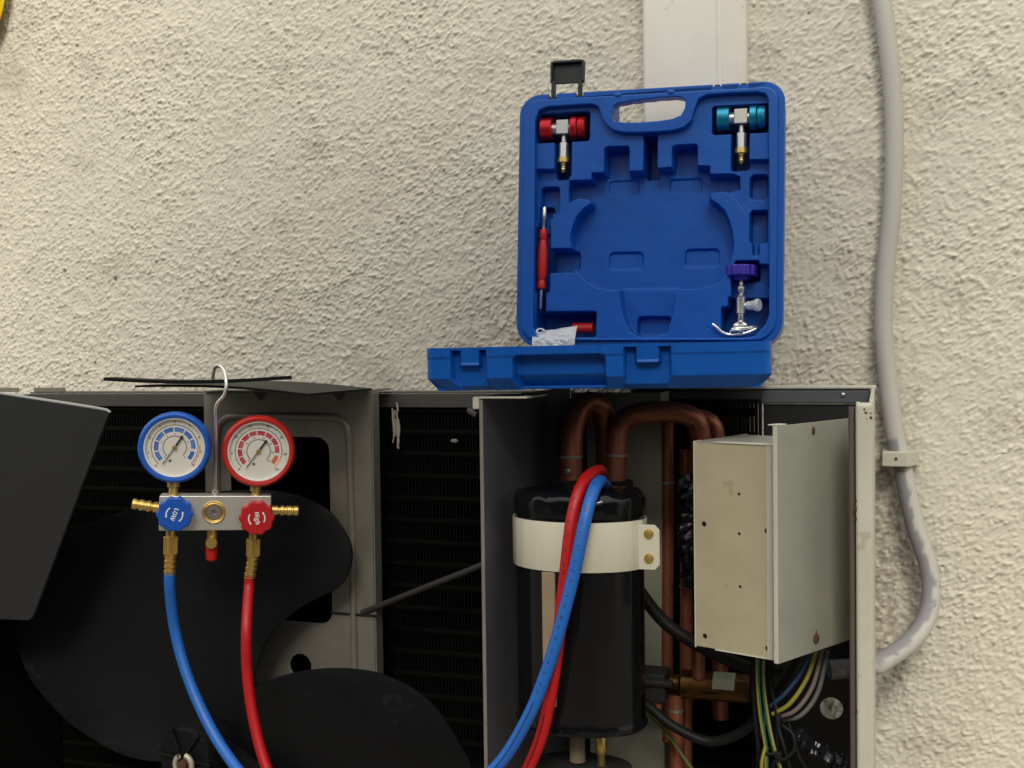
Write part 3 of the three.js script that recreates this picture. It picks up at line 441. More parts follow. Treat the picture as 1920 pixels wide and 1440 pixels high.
// hoses and loose wiring in the compressor bay
{
  const wireM = { k: mat([0.008, 0.008, 0.009], 0.55, 0, { specularIntensity: 0.5 }), y: mat([0.30, 0.26, 0.035], 0.5), g: mat([0.03, 0.12, 0.06], 0.5), b: mat([0.025, 0.07, 0.16], 0.5), p: mat([0.18, 0.135, 0.125], 0.5), w: mat([0.13, 0.13, 0.125], 0.5) };
  part('rubber_hose', tube([[-0.235, 0.640, 0.295], [-0.2143, 0.6107, 0.30], [-0.1893, 0.5820, 0.30], [-0.1548, 0.5618, 0.30], [-0.1161, 0.5474, 0.30], [-0.085, 0.545, 0.30]], 0.0062, 50, 12), wireM.k, unit, 'black rubber hose sloping behind the tank');
  part('rubber_hose', tube([[-0.235, 0.520, 0.31], [-0.2102, 0.5049, 0.30], [-0.1852, 0.4869, 0.30], [-0.1506, 0.4751, 0.30], [-0.1213, 0.4878, 0.305], [-0.1068, 0.5039, 0.31], [-0.103, 0.53, 0.32]], 0.0048, 50, 12), wireM.k, unit, 'black cable looping below the valve');
  const two = (pts, r, a, b) => { // earth wire: yellow with a green spiral stripe
    const w = part('earth_wire', tube(pts, r, 60, 10), wireM[a], unit, 'green and yellow earth wire');
    part('wire_stripe', tube(pts.map(p => [p[0] + r * 0.55, p[1], p[2] + r * 0.5]), r * 0.62, 60, 8), wireM[b], w);
  };
  two([[-0.225, 0.503, 0.285], [-0.2195, 0.4954, 0.28], [-0.1939, 0.4720, 0.28], [-0.1738, 0.4457, 0.28], [-0.155, 0.42, 0.28]], 0.0014, 'y', 'g');
  const wires = [
    [[[-0.0985, 0.60, 0.36], [-0.1000, 0.56, 0.363], [-0.0975, 0.525, 0.365], [-0.0930, 0.497, 0.367], [-0.0925, 0.47, 0.367], [-0.089, 0.43, 0.365]], 0.0017, 'y', 'g'],
    [[[-0.0945, 0.60, 0.355], [-0.0960, 0.558, 0.36], [-0.0915, 0.520, 0.363], [-0.0865, 0.498, 0.366], [-0.0785, 0.472, 0.366], [-0.0720, 0.452, 0.366], [-0.0710, 0.42, 0.362]], 0.0018, 'g', 'y'],
  ];
  for (const w of wires) two(...w);
  const single2 = [
    [[[-0.1030, 0.60, 0.345], [-0.1045, 0.55, 0.35], [-0.101, 0.50, 0.355], [-0.0965, 0.46, 0.355], [-0.095, 0.42, 0.35]], 0.0024, 'k'],
    [[[-0.0900, 0.60, 0.345], [-0.0905, 0.55, 0.35], [-0.0830, 0.52, 0.36], [-0.0850, 0.49, 0.36], [-0.086, 0.44, 0.36]], 0.0026, 'k'],
    [[[-0.0900, 0.53, 0.355], [-0.0760, 0.545, 0.36], [-0.0620, 0.565, 0.355], [-0.0540, 0.585, 0.35]], 0.0019, 'b'],
    [[[-0.0880, 0.524, 0.357], [-0.0740, 0.535, 0.362], [-0.0600, 0.556, 0.358], [-0.0510, 0.582, 0.35]], 0.0019, 'y'],
    [[[-0.0850, 0.520, 0.352], [-0.0700, 0.528, 0.357], [-0.0560, 0.547, 0.353], [-0.0470, 0.580, 0.345]], 0.0020, 'p'],
    [[[-0.0800, 0.516, 0.345], [-0.0660, 0.522, 0.350], [-0.0520, 0.540, 0.346], [-0.0430, 0.578, 0.34]], 0.0021, 'w'],
    [[[-0.0915, 0.53, 0.34], [-0.0790, 0.55, 0.345], [-0.0680, 0.57, 0.34], [-0.060, 0.59, 0.335]], 0.0022, 'k'],
    [[[-0.0790, 0.518, 0.366], [-0.0700, 0.512, 0.370], [-0.0690, 0.500, 0.372], [-0.0760, 0.492, 0.372], [-0.0850, 0.488, 0.370], [-0.0890, 0.475, 0.366], [-0.0980, 0.455, 0.36], [-0.105, 0.43, 0.36]], 0.0016, 'k'],
    [[[-0.0830, 0.515, 0.362], [-0.0780, 0.500, 0.366], [-0.0720, 0.480, 0.366], [-0.0640, 0.462, 0.364], [-0.0580, 0.44, 0.36]], 0.0018, 'k'],
    [[[-0.0860, 0.51, 0.358], [-0.0840, 0.48, 0.360], [-0.0800, 0.455, 0.360], [-0.0800, 0.42, 0.36]], 0.0017, 'k'],
    [[[-0.0750, 0.515, 0.35], [-0.0670, 0.490, 0.354], [-0.0560, 0.470, 0.354], [-0.0470, 0.445, 0.35]], 0.0018, 'k'],
    [[[-0.0930, 0.50, 0.37], [-0.0960, 0.485, 0.372], [-0.0945, 0.470, 0.372], [-0.0905, 0.462, 0.37], [-0.0890, 0.48, 0.368]], 0.0015, 'y'],
  ];
  for (const [p, r, c] of single2) part('wire', tube(p, r, 50, 8), wireM[c], unit);
  part('cable_tie', merge([new THREE.TorusGeometry(0.0085, 0.0013, 8, 24).rotateX(Math.PI / 2).scale(1, 1, 0.8).translate(-0.0895, 0.494, 0.364), box(-0.0855, -0.0790, 0.4910, 0.4968, 0.3685, 0.3735, 0.001)]), wireM.k, unit);
}

// ------------------------------------------------------------------ manifold gauge set
{
  const ms = thing('manifold_gauge_set', 'hanging manifold with one blue and one red gauge and two hoses', 'gauge set');
  ms.position.set(-0.6344, 0.6864, 0.36); ms.rotation.order = 'YXZ'; ms.rotation.set(0, 30 * RAD, -2.2 * RAD); ms.updateMatrixWorld(true);
  const mm = 0.001;
  const blk = new RoundedBoxGeometry(0.1075, 0.0345, 0.024, 2, 0.0012).translate(0.0028, -0.0048, 0); part('valve_block', boxUV(blk), M.alu, ms);
  // dials
  const dial = (low) => {
    const S = 512, c = document.createElement('canvas'); c.width = c.height = S; const q = c.getContext('2d'), R = S / 2, col = low ? '#2f62b8' : '#b3203a';
    q.fillStyle = '#ded9cf'; q.fillRect(0, 0, S, S); q.translate(R, R);
    const ang = t => (225 - t * 270) * Math.PI / 180, P = (t, r) => [r * Math.cos(ang(t)), -r * Math.sin(ang(t))];
    const arc = (r, w, a, b, st) => { q.beginPath(); q.lineWidth = w; q.strokeStyle = st; q.arc(0, 0, r, -ang(a), -ang(b)); q.stroke(); };
    arc(197, 5, 0, 1, '#33302c'); arc(98, 5, 0, 1, '#33302c'); arc(244, 3, 0, 1, '#6c665e');
    q.save(); const n = low ? 7 : 9; for (let i = 0; i < n; i++) arc(157, 37, (i + 0.06) / n * 0.86, (i + 0.94) / n * 0.86, i % 2 ? col : (low ? '#3f74c6' : '#c23a4c'));
    arc(157, 35, 0.885, 0.985, low ? '#2f62b8' : '#d06a50'); if (!low) arc(190, 24, 0.90, 1.0, '#e8c49a'); q.restore();
    for (let i = 0; i <= 60; i++) { const t = i / 60, big = i % 5 === 0; q.beginPath(); q.lineWidth = big ? 3 : 1.4; q.strokeStyle = '#2b2926'; let [x, y] = P(t, 197), [x2, y2] = P(t, big ? 212 : 205); q.moveTo(x, y); q.lineTo(x2, y2);[x, y] = P(t, 244);[x2, y2] = P(t, big ? 252 : 248); q.moveTo(x, y); q.lineTo(x2, y2);[x, y] = P(t, 98);[x2, y2] = P(t, 107); q.moveTo(x, y); q.lineTo(x2, y2); q.stroke(); }
    q.fillStyle = '#2b2926'; q.textAlign = 'center'; q.textBaseline = 'middle'; q.font = 'bold 30px sans-serif';
    const nums = low ? ['0', '1', '2', '3', '4', '5', '6', '7', '8'] : ['0', '5', '10', '15', '20', '25', '30', '35'];
    nums.forEach((s, i) => { const [x, y] = P(i / (nums.length - 1), 226); q.fillText(s, x, y); });
    q.font = 'bold 19px sans-serif'; nums.forEach((s, i) => { const [x, y] = P(i / (nums.length - 1), 119); q.fillText(s, x, y); });
    q.strokeStyle = '#e9e4da'; q.lineWidth = 2; for (let i = 0; i < 40; i++) { const [x, y] = P(i / 46, 146 + (i * 7) % 9), [x2, y2] = P(i / 46 + 0.010, 151 + (i * 5) % 14); q.beginPath(); q.moveTo(x, y); q.lineTo(x2, y2); q.stroke(); }
    if (low) { q.strokeStyle = '#c6552f'; q.lineWidth = 9; q.setLineDash([13, 5, 7, 4]); q.beginPath(); q.arc(0, 0, 214, -ang(0.82), -ang(1.02)); q.stroke(); q.setLineDash([]); }
    const t = new THREE.CanvasTexture(c); t.colorSpace = THREE.SRGBColorSpace; return t;
  };
  const gauge = (x, y, low) => {
    const g = sub('gauge', ms, low ? 'blue rimmed low pressure gauge' : 'red rimmed high pressure gauge'); g.position.set(x * mm, y * mm, 0.004); g.rotation.set(0.02, low ? -0.03 : -0.02, low ? 0.02 : 0);
    const rim = low ? M.gaugeBlue : M.gaugeRed, r = low ? 0.0350 : 0.0358;
    part('gauge_case', lathe([[0, -0.012], [r - 0.006, -0.012], [r - 0.0025, -0.0105], [r - 0.0006, -0.007], [r, 0], [r, 0.0075], [r - 0.0008, 0.0100], [r - 0.0025, 0.0116], [r - 0.0048, 0.0112], [r - 0.0058, 0.0095], [r - 0.0058, 0.0052]], 72).rotateX(Math.PI / 2), rim, g);
    part('bezel', lathe([[r - 0.0056, 0.0094], [r - 0.0064, 0.0098], [r - 0.0074, 0.0092], [r - 0.0076, 0.0050]], 72).rotateX(Math.PI / 2), M.white, g);
    part('dial_face', new THREE.CircleGeometry(r - 0.0062, 64).translate(0, 0, 0.0055), mat([1, 1, 1], 0.55, 0, { map: dial(low) }), g, low ? 'white dial with blue scale bands' : 'white dial with red scale bands');
    const a = -145 * RAD; // needle, counterweight up right
    const nd = [new THREE.BoxGeometry(0.0008, 0.0200, 0.0005).translate(0, 0.0100, 0), new THREE.BoxGeometry(0.0017, 0.0115, 0.0005).translate(0, -0.0060, 0), cyl(0.0015, 0.0015, 0.0005, 14).rotateX(Math.PI / 2).translate(0, -0.0120, 0)];
    part('needle', merge(nd).rotateZ(-a + Math.PI * 0).translate(0, 0, 0.0072), M.black, g);
    part('needle_boss', lathe([[0, 0.0012], [0.0013, 0.0010], [0.0022, 0.0006], [0.0022, 0], [0, 0]], 20).rotateX(Math.PI / 2).translate(0, 0, 0.0075), M.brass, g);
    part('zero_screw', cyl(0.0012, 0.0012, 0.0006, 10).rotateX(Math.PI / 2).translate(-0.0045, -0.0130, 0.0059), M.oldBrass, g);
    part('lens', new THREE.CircleGeometry(r - 0.0075, 48).translate(0, 0, 0.0089), M.clear, g);
  };
  gauge(-37.2, 60.1, true); gauge(43.4, 57.0, false);
  const hex = (r, h) => cyl(r, r, h, 6);
  for (const [x, y] of [[-38.6, 20.2], [41.4, 16.2]]) part('gauge_stem', merge([hex(0.0066, 0.0050).translate(x * mm, (y + 2.6) * mm, 0.002), cyl(0.0042, 0.0050, 0.009, 18).translate(x * mm, (y - 4.0) * mm, 0.002)]), M.brass, ms);
  // knobs with lettering
  const font = await new FontLoader().loadAsync('fonts/droid/droid_sans_bold.typeface.json');
  const knob = (x, y, mt, text, rot, low) => {
    const k = sub('knob', ms, low ? 'blue scalloped knob lettered LOW' : 'red scalloped knob lettered High'); k.position.set(x * mm, y * mm, 0.013);
    const pts = Array.from({ length: 160 }, (_, i) => { const a = i / 160 * 2 * Math.PI, w = Math.cos(a * 10), r = 0.0166 + 0.00075 * Math.sign(w) * Math.pow(Math.abs(w), 0.7); return [r * Math.cos(a), r * Math.sin(a)]; });
    part('knob_body', new THREE.ExtrudeGeometry(poly(pts), { depth: 0.0085, bevelEnabled: true, bevelThickness: 0.0016, bevelSize: 0.0018, bevelOffset: -0.0018, bevelSegments: 4 }).translate(0, 0, 0.0018), mt, k);
    const t = new TextGeometry(text, { font, size: 0.0042, depth: 0.0003, curveSegments: 4, bevelEnabled: false }); t.computeBoundingBox(); const b = t.boundingBox; t.translate(-(b.max.x + b.min.x) / 2, -(b.max.y + b.min.y) / 2, 0); t.rotateZ(rot);
    const arcG = (a0, a1) => { const s = []; for (let i = 0; i <= 14; i++) { const a = a0 + (a1 - a0) * i / 14; s.push([0.0084 * Math.cos(a), 0.0084 * Math.sin(a)]); } for (let i = 14; i >= 0; i--) { const a = a0 + (a1 - a0) * i / 14, w = 0.0072; s.push([w * Math.cos(a), w * Math.sin(a)]); } return new THREE.ExtrudeGeometry(poly(s), { depth: 0.0003, bevelEnabled: false }); };
    const arrow = a => new THREE.ExtrudeGeometry(poly([[0.0066, 0], [0.0092, 0], [0.0080, 0.0018]]), { depth: 0.0003, bevelEnabled: false }).rotateZ(a);
    const o = rot + Math.PI / 2;
    part('lettering', merge([t, arcG(o - 0.62, o + 0.55), arcG(o + Math.PI - 0.62, o + Math.PI + 0.55), arrow(o + 0.55), arrow(o + Math.PI + 0.55)]).translate(0, 0, 0.01195), M.print, k);
    part('knob_stem', cyl(0.006, 0.006, 0.004, 18).rotateX(Math.PI / 2).translate(0, 0, 0), M.brass, k);
  };
  knob(-35.4, -4.3, M.knobBlue, 'LOW', -112 * RAD, true); knob(42.9, -8.4, M.knobRed, 'High', -84 * RAD, false);
  // sight glass
  const sg = sub('sight_glass', ms, 'round brass ringed sight glass'); sg.position.set(0.0012, -0.0037, 0.0119);
  part('sight_ring', lathe([[0.0078, 0.0], [0.0112, 0], [0.0112, 0.0014], [0.0104, 0.0024], [0.0094, 0.0018], [0.0086, 0.0024], [0.0078, 0.0012]], 40).rotateX(Math.PI / 2), M.brass, sg);
  part('sight_ball', lathe([[0.0078, 0.0004], [0.0070, 0.0018], [0.0045, 0.0030], [0.0026, 0.0032], [0.0022, 0.0012], [0, 0.0010]], 36).rotateX(Math.PI / 2), mat([0.42, 0.38, 0.33], 0.28, 0.7), sg);
  // rod and hook
  part('hook', tube([[1.8, 12, 0], [1.6, 50, 0], [0.6, 94, 0], [0.8, 98, 0], [2.6, 104.2, 0.5], [8.3, 111.3, 2], [10.4, 119, 2], [10.1, 127, 0], [7.6, 136.3, -6], [2.4, 141.2, -13], [-2.2, 138.8, -19], [-3.8, 130.4, -22], [-4.0, 125.4, -23]].map(p => p.map(v => v * mm)), 0.0019, 120, 12), M.chrome, ms, 'thin steel hanging rod bent into a hook');
  part('hook_nut', hex(0.0040, 0.004).translate(0.0018, 0.0148, 0), M.chrome, ms);
  // side couplers
  const coup = (sgn, x, y, tilt) => lathe([[0, 0], [0.0052, 0], [0.0052, 0.006], [0.0040, 0.0066], [0.0040, 0.0085], [0.0055, 0.009], [0.0055, 0.0120], [0.0046, 0.0128], [0.0046, 0.0150], [0.0054, 0.0158], [0.0054, 0.0195], [0.0044, 0.0200], [0.0044, 0.0215], [0.0052, 0.0222], [0.0052, 0.0262], [0.0040, 0.0268], [0.0030, 0.0258], [0, 0.0258]], 24).rotateZ(-sgn * Math.PI / 2 + tilt).translate(x * mm, y * mm, 0.001);
  part('side_coupler', coup(-1, -51.2, -1.0, -0.16), M.brass, ms); part('side_coupler', coup(1, 57.0, -3.6, -0.03), M.brass, ms);
  // centre port: brass elbow end and red dust cap
  part('centre_port', merge([cyl(0.0052, 0.0052, 0.010, 18).translate(-0.0006, -0.0265, 0), lathe([[0, 0.0135], [0.0052, 0.0135], [0.0058, 0.0125], [0.0058, 0.0], [0, 0]], 22).rotateX(Math.PI / 2).translate(-0.0008, -0.0350, -0.002)]), M.brass, ms);
  part('dust_cap', lathe([[0, -0.0205], [0.003, -0.0202], [0.0050, -0.0185], [0.0058, -0.0150], [0.0060, 0.0], [0, 0]], 24).translate(-0.0009, -0.0345, 0), M.red, ms, 'red rubber dust cap');
  // hose ends: knurled nut and crimped ferrule
  const knurl = (r, h) => { const s = Array.from({ length: 64 }, (_, i) => { const a = i / 64 * 6.2832, q = r - (i % 2) * 0.0005; return [q * Math.cos(a), q * Math.sin(a)]; }); return extrude(poly(s), h, 0.0005, 1).rotateX(-Math.PI / 2); };
  const ends = [[-40.4, -27, -40.8, -68], [39.8, -30, 36.7, -73]];
  for (const [x, y, x2, y2] of ends) {
    part('port_neck', cyl(0.0046, 0.0050, 0.009, 18).translate(x * mm, (y + 2.0) * mm, 0), M.brass, ms);
    part('hose_nut', knurl(0.0070, 0.0175).translate(x * mm, (y - 20) * mm, 0), M.brass, ms);
    const L = -y2 + y - 20; // ferrule length below the nut
    const pf = [[0, 0], [0.0046, 0]]; for (let i = 0; i < 4; i++) { const b = -0.0015 - i * L * mm / 4.2; pf.push([0.0046, b + 0.0010], [0.0058, b], [0.0060, b - L * mm * 0.11], [0.0047, b - L * mm * 0.15]); } pf.push([0.0057, -L * mm + 0.001], [0.0057, -L * mm], [0, -L * mm]);
    part('ferrule', lathe(pf.reverse(), 26).rotateZ((x2 - x) / L).translate(x * mm, (y - 19.5) * mm, 0), M.brass, ms);
  }
  // hoses run down out of view, then up over the black tank and down behind it
  const inv = ms.matrixWorld.clone().invert();
  const hoseTex = (bg, marks) => {
    const c = document.createElement('canvas'); c.width = 2048; c.height = 64; const q = c.getContext('2d'); q.fillStyle = bg; q.fillRect(0, 0, 2048, 64); q.fillStyle = marks === 5 ? '#1b3566' : '#4d0a12'; seed = marks;
    for (const y of [2, 34]) { q.fillRect(1130, y, 190, 2.2); q.fillRect(1860, y + 4, 120, 2.2); for (let x = 1335; x < 1850; x += 12 + rnd() * 16) { for (let k = 0; k < 3; k++) if (rnd() > 0.35) q.fillRect(x + k * 3.2, y - 2 + rnd() * 2, 1.6, 3 + rnd() * 3); } }
    const t = new THREE.CanvasTexture(c); t.colorSpace = THREE.SRGBColorSpace; t.wrapT = THREE.RepeatWrapping; return t;
  };
  const Wp = (x, y) => V(x * mm, y * mm, 0).applyMatrix4(ms.matrixWorld).toArray();
  const hosePath = {
    b: [Wp(-40.8, -64), Wp(-40.9, -75), [-0.6742, 0.5626, 0.372], [-0.6568, 0.5152, 0.376], [-0.6212, 0.4645, 0.386], [-0.5799, 0.4312, 0.40], [-0.53, 0.4045, 0.42], [-0.47, 0.398, 0.44], [-0.40, 0.420, 0.452], [-0.345, 0.461, 0.456], [-0.3065, 0.4899, 0.455], [-0.2781, 0.5346, 0.453], [-0.2606, 0.5778, 0.451], [-0.2498, 0.6134, 0.449], [-0.2399, 0.6529, 0.445], [-0.2338, 0.6833, 0.441], [-0.2299, 0.7067, 0.434], [-0.2277, 0.7215, 0.420], [-0.2299, 0.7247, 0.390], [-0.2354, 0.7181, 0.355], [-0.243, 0.706, 0.31], [-0.246, 0.67, 0.295]],
    r: [Wp(36.7, -69), Wp(36.3, -80), [-0.5958, 0.5676, 0.366], [-0.5945, 0.5201, 0.368], [-0.5849, 0.4731, 0.372], [-0.5680, 0.4324, 0.378], [-0.54, 0.395, 0.385], [-0.49, 0.360, 0.40], [-0.42, 0.350, 0.42], [-0.35, 0.385, 0.436], [-0.305, 0.440, 0.440], [-0.2822, 0.4870, 0.440], [-0.2706, 0.5154, 0.440], [-0.2621, 0.5519, 0.439], [-0.2558, 0.5925, 0.438], [-0.2520, 0.6284, 0.437], [-0.2485, 0.6608, 0.435], [-0.2448, 0.6968, 0.430], [-0.2416, 0.7160, 0.422], [-0.2393, 0.7276, 0.405], [-0.2377, 0.7312, 0.375], [-0.2404, 0.7269, 0.340], [-0.252, 0.705, 0.305], [-0.254, 0.67, 0.295]],
  };
  for (const [k, col, lb, r] of [['b', '#1f63b8', 'long blue rubber hose', 0.0054], ['r', '#b30f14', 'long red rubber hose', 0.0053]]) {
    const g = tube(hosePath[k], r, 320, 20); g.applyMatrix4(inv);
    part('hose', g, mat([1, 1, 1], 0.45, 0, { map: hoseTex(col, k === 'b' ? 5 : 8) }), ms, lb);
  }
}

// ------------------------------------------------------------------ blue moulded tool case, open
const caseM = new THREE.Matrix4().makeRotationFromEuler(new THREE.Euler(-3.5 * RAD, 3 * RAD, -0.8 * RAD, 'YXZ')).setPosition(-0.386, 0.8425, 0.14);
const cmm = 0.001;
{
  const tc = thing('tool_case', 'open blue moulded plastic tool case standing on top of the unit', 'tool case');
  tc.position.set(-0.386, 0.8425, 0.14); tc.rotation.order = 'YXZ'; tc.rotation.set(0, 3 * RAD, 0);
  const tilt = new THREE.Matrix4().makeRotationFromEuler(new THREE.Euler(-3.5 * RAD, 0, -0.8 * RAD, 'YXZ'));
  const S = p => p.map(([x, y]) => [x * cmm, y * cmm]);
  const W = 290, Hh = 283;
  const outline = (ins, notched) => {
    const r = [27 - ins, 30 - ins, 22 - ins, 24 - ins].map(v => Math.max(4, v)), a = rrect(ins, ins, W - ins, Hh - ins, r, 9);
    if (notched) { // latch slots in the top edge, inserted right to left between the two top corners
      const at = a.findIndex((p, i) => i >= 30 && Math.abs(p[1] - (Hh - ins)) < 0.01 && p[0] < W / 2), nt = [];
      for (const [x0, x1] of [[242, 251.5], [214, 223.5], [64, 72.5], [33, 42]]) nt.push([x1, Hh - ins], [x1, Hh - 7.5], [x0, Hh - 7.5], [x0, Hh - ins]);
      a.splice(at, 0, ...nt);
    }
    return a;
  };
  const cavity = (() => { const k = [[20.5, 22], [20, 100], [19.5, 200], [19, 252], [23, 264], [32, 267.5], [60, 268], [83, 268], [90.5, 264.5], [95, 252], [99, 245], [106, 238.5], [116, 235], [135, 233.8], [156, 233.6], [172, 234.2], [184, 237], [192, 244], [196, 258], [199.5, 267], [208, 271], [235, 271.5], [262, 271], [270, 268.5], [273, 262], [275, 150], [276, 34], [272.8, 24.7], [262, 12], [250, 10], [140, 9.7], [32, 10], [24, 13.5]]; return k; })();
  const handle = [[107, 264], [112, 267.3], [121, 267.8], [127, 269.2], [134, 268.9], [141, 270.2], [149, 270.0], [157, 271], [166, 270.6], [174, 271], [182, 269.4], [185.8, 266], [185, 258], [181, 250.5], [172, 247.2], [158, 245.6], [136, 245], [118, 246], [108, 248.2], [105, 255]];
  const ringA = poly(S(outline(0, true))); ringA.holes.push(hole(S(outline(7.6, false))));
  const ringB = poly(S(outline(7, false))); ringB.holes.push(hole(S(cavity)), hole(S(handle)));
  const gA = extrude(ringA, 0.0135, 0.0012, 3).translate(0, 0, -0.0175), gB = extrude(ringB, 0.016, 0.0013, 3).translate(0, 0, -0.0162);
  const rear = ins => { const a = outline(ins, false), at = a.findIndex((p, i) => i >= 30 && p[0] < W / 2), t = Hh - ins; a.splice(at, 0, [189, t], [188, 250], [184, 244], [176, 240.6], [150, 239.4], [118, 240.8], [108, 244.5], [104, 250], [103, t]); return a; };
  const ringC = poly(S(rear(0.3))); ringC.holes.push(hole(S(cavity))); const gC = extrude(ringC, 0.0430, 0.0006, 1).translate(0, 0, -0.0600);
  const back = poly(S(rear(0.8)));
  const gBack = extrude(back, 0.004, 0.001).translate(0, 0, -0.0635);
  // moulded insert as a height field over the cavity; depths in mm behind the rim
  const sdPoly = (p, x, y) => { let d = 1e9, s = 1; for (let i = 0, j = p.length - 1; i < p.length; j = i++) { const [ax, ay] = p[i], [bx, by] = p[j], ex = bx - ax, ey = by - ay, wx = x - ax, wy = y - ay, t = Math.max(0, Math.min(1, (wx * ex + wy * ey) / (ex * ex + ey * ey))), qx = wx - ex * t, qy = wy - ey * t; d = Math.min(d, qx * qx + qy * qy); const c1 = y >= ay, c2 = y < by, c3 = ex * wy > ey * wx; if ((c1 && c2 && c3) || (!c1 && !c2 && !c3)) s = -s; } return s * Math.sqrt(d); };
  const sdRect = ([x0, y0, x1, y1], r, x, y) => { const qx = Math.abs(x - (x0 + x1) / 2) - (x1 - x0) / 2 + r, qy = Math.abs(y - (y0 + y1) / 2) - (y1 - y0) / 2 + r; return Math.hypot(Math.max(qx, 0), Math.max(qy, 0)) + Math.min(Math.max(qx, qy), 0) - r; };
  const SH = -9, MID = -20, MAIN = -32, DEEP = -53;
  const ops = [ // [level, shape, radius or null for polygon, edge softness]
    [MID, [[19.8, 199.3], [55.3, 197.9], [57.7, 163.2], [42.1, 144.5], [29.9, 143.1], [15, 141.0], [15, 199]]],
    [MID, [[234.8, 201.0], [280, 199.4], [280, 145.8], [251.6, 146.5], [238.0, 162.4], [228.4, 168.5], [243.0, 171.4], [242.2, 185.2], [234.9, 190.1]]],
    [MAIN, [[55.6, 180.5], [59.1, 185.2], [83.3, 184.9], [83.1, 192.6], [140.7, 192.7], [140.6, 195.0], [154.7, 195.1], [198.5, 196.2], [211.1, 195.1], [211.2, 186.4], [242.2, 185.2], [243.0, 171.4], [228.4, 168.5], [214, 167.6], [210.4, 163.5], [214.0, 157.8], [221, 153], [226.9, 147.3], [232, 136], [235.6, 124.1], [237.2, 112], [236.5, 100.5], [232.2, 82.6], [223.8, 71.5], [215.4, 67.6], [195.5, 64.4], [176.6, 64.1], [102.3, 63.9], [90.4, 67.0], [77.7, 74.9], [66, 87.7], [64, 96], [62.5, 107.6], [60.2, 117.7], [60.5, 127.2], [63, 136], [67.2, 145.9], [74, 153.5], [82.4, 159.0], [82, 163.3], [77.0, 165.3], [69, 166.2], [63, 165], [55.8, 160.6]]],
    [MAIN + 3, [[115.4, 66], [117.5, 50], [120.3, 36.1], [124, 25], [129.2, 17], [138.4, 12.4], [153.0, 12.2], [162.5, 15.8], [168, 22], [172.5, 32.0], [175, 48], [176.6, 66]]],
    [MAIN - 8, [133.1, 15.5, 169, 35.0], 4],
    [MAIN - 3.5, [99.4, 88.5, 137.4, 107.5], 5], [MAIN - 3.5, [184.1, 90.0, 220.8, 109.2], 5], [MAIN - 2.5, [98.2, 172.4, 131.5, 188.5], 4], [MAIN - 2.5, [166.1, 171.8, 201.4, 187.6], 4],
    [DEEP, [140.7, 188.0, 154.1, 236.4], 2], [MAIN - 4, [97.0, 189.7, 123.2, 221.1], 3], [MAIN - 4, [171.6, 189.7, 197.6, 219.4], 3],
    [DEEP, [19.3, 230.0, 78.5, 261.2], 2], [DEEP, [40.8, 190.0, 58.4, 232.2], 3], [DEEP, [214.6, 230.2, 272.1, 259.5], 2], [DEEP, [234.9, 192.4, 252.4, 231.1], 3],
    [MID - 14, [23.0, 151.9, 43.4, 180.8], 4], [MAIN - 6, [33.9, 83.8, 65.7, 109.4], 5],
    [DEEP + 4, [20.5, 61.7, 36.2, 135.8], 3], [DEEP + 8, [22.4, 131.3, 35.0, 159.9], 3], [DEEP + 8, [22.6, 35.9, 31.6, 64.7], 3], [DEEP, [21.8, 12.3, 89.0, 39.3], 2.5],
    [MID - 16, [254.4, 160.5, 272.6, 186.3], 5], [MID - 16, [255.4, 111.6, 272.7, 147.6], 2.5], [MID, [258.3, 98.1, 264.3, 112.6], 2.5],
    [MID - 6, [236.5, 42.8, 274.5, 88.1], 3], [DEEP, [239.6, 72.2, 264.3, 92.0], 2],
    [DEEP, [[226.4, 42.8], [233.7, 43.9], [233.6, 53.7], [280, 53.2], [280, 27.2], [262.5, 12.0], [230.1, 12.1], [226.7, 15.4]]],
  ];
  const hAt = (x, y) => {
    let h = SH; const jx = x + 0.25 * N(x * 0.15, y * 0.15, 3), jy = y + 0.25 * N(x * 0.15, y * 0.15, 9);
    for (const [lv, sh, r] of ops) { const d = r === undefined ? sdPoly(sh, jx, jy) : sdRect(sh, r, jx, jy); if (d < 1.2) { const k = sstep(0.95, -0.95, d); h += (lv - h) * k; } }
    // small drip line at the rim foot, faint moulding unevenness, two moulded pips
    return h + 0.15 * N(x * 0.06, y * 0.06, 13) - 1.6 * sstep(0.9, 0.3, Math.hypot(x - 212, y - 21.5));
  };
  const st = 0.7, x0 = 14, x1 = 282, y0 = 5, y1 = 277, nx = Math.round((x1 - x0) / st), ny = Math.round((y1 - y0) / st), id = new Int32Array((nx + 1) * (ny + 1)).fill(-1), P = [], I = [];
  for (let j = 0; j <= ny; j++) for (let i = 0; i <= nx; i++) { const x = x0 + i * st, y = y0 + j * st; if (sdPoly(cavity, x, y) > 3) continue; id[j * (nx + 1) + i] = P.length / 3; P.push(x * cmm, y * cmm, hAt(x, y) * cmm); }
  for (let j = 0; j < ny; j++) for (let i = 0; i < nx; i++) { const a = id[j * (nx + 1) + i], b = id[j * (nx + 1) + i + 1], c = id[(j + 1) * (nx + 1) + i], d = id[(j + 1) * (nx + 1) + i + 1]; if (a < 0 || b < 0 || c < 0 || d < 0) continue; I.push(a, b, d, a, d, c); }
  const hf = new THREE.BufferGeometry(); hf.setAttribute('position', new THREE.Float32BufferAttribute(P, 3)); hf.setIndex(I); hf.computeVertexNormals(); boxUV(hf);
  part('tray_insert', hf.applyMatrix4(tilt), M.blue, tc, 'moulded blue insert with shaped recesses');
  part('tray_shell', merge([gA, gB, gC, gBack]).applyMatrix4(tilt), M.blue, tc, 'upright blue half with a carrying handle opening');
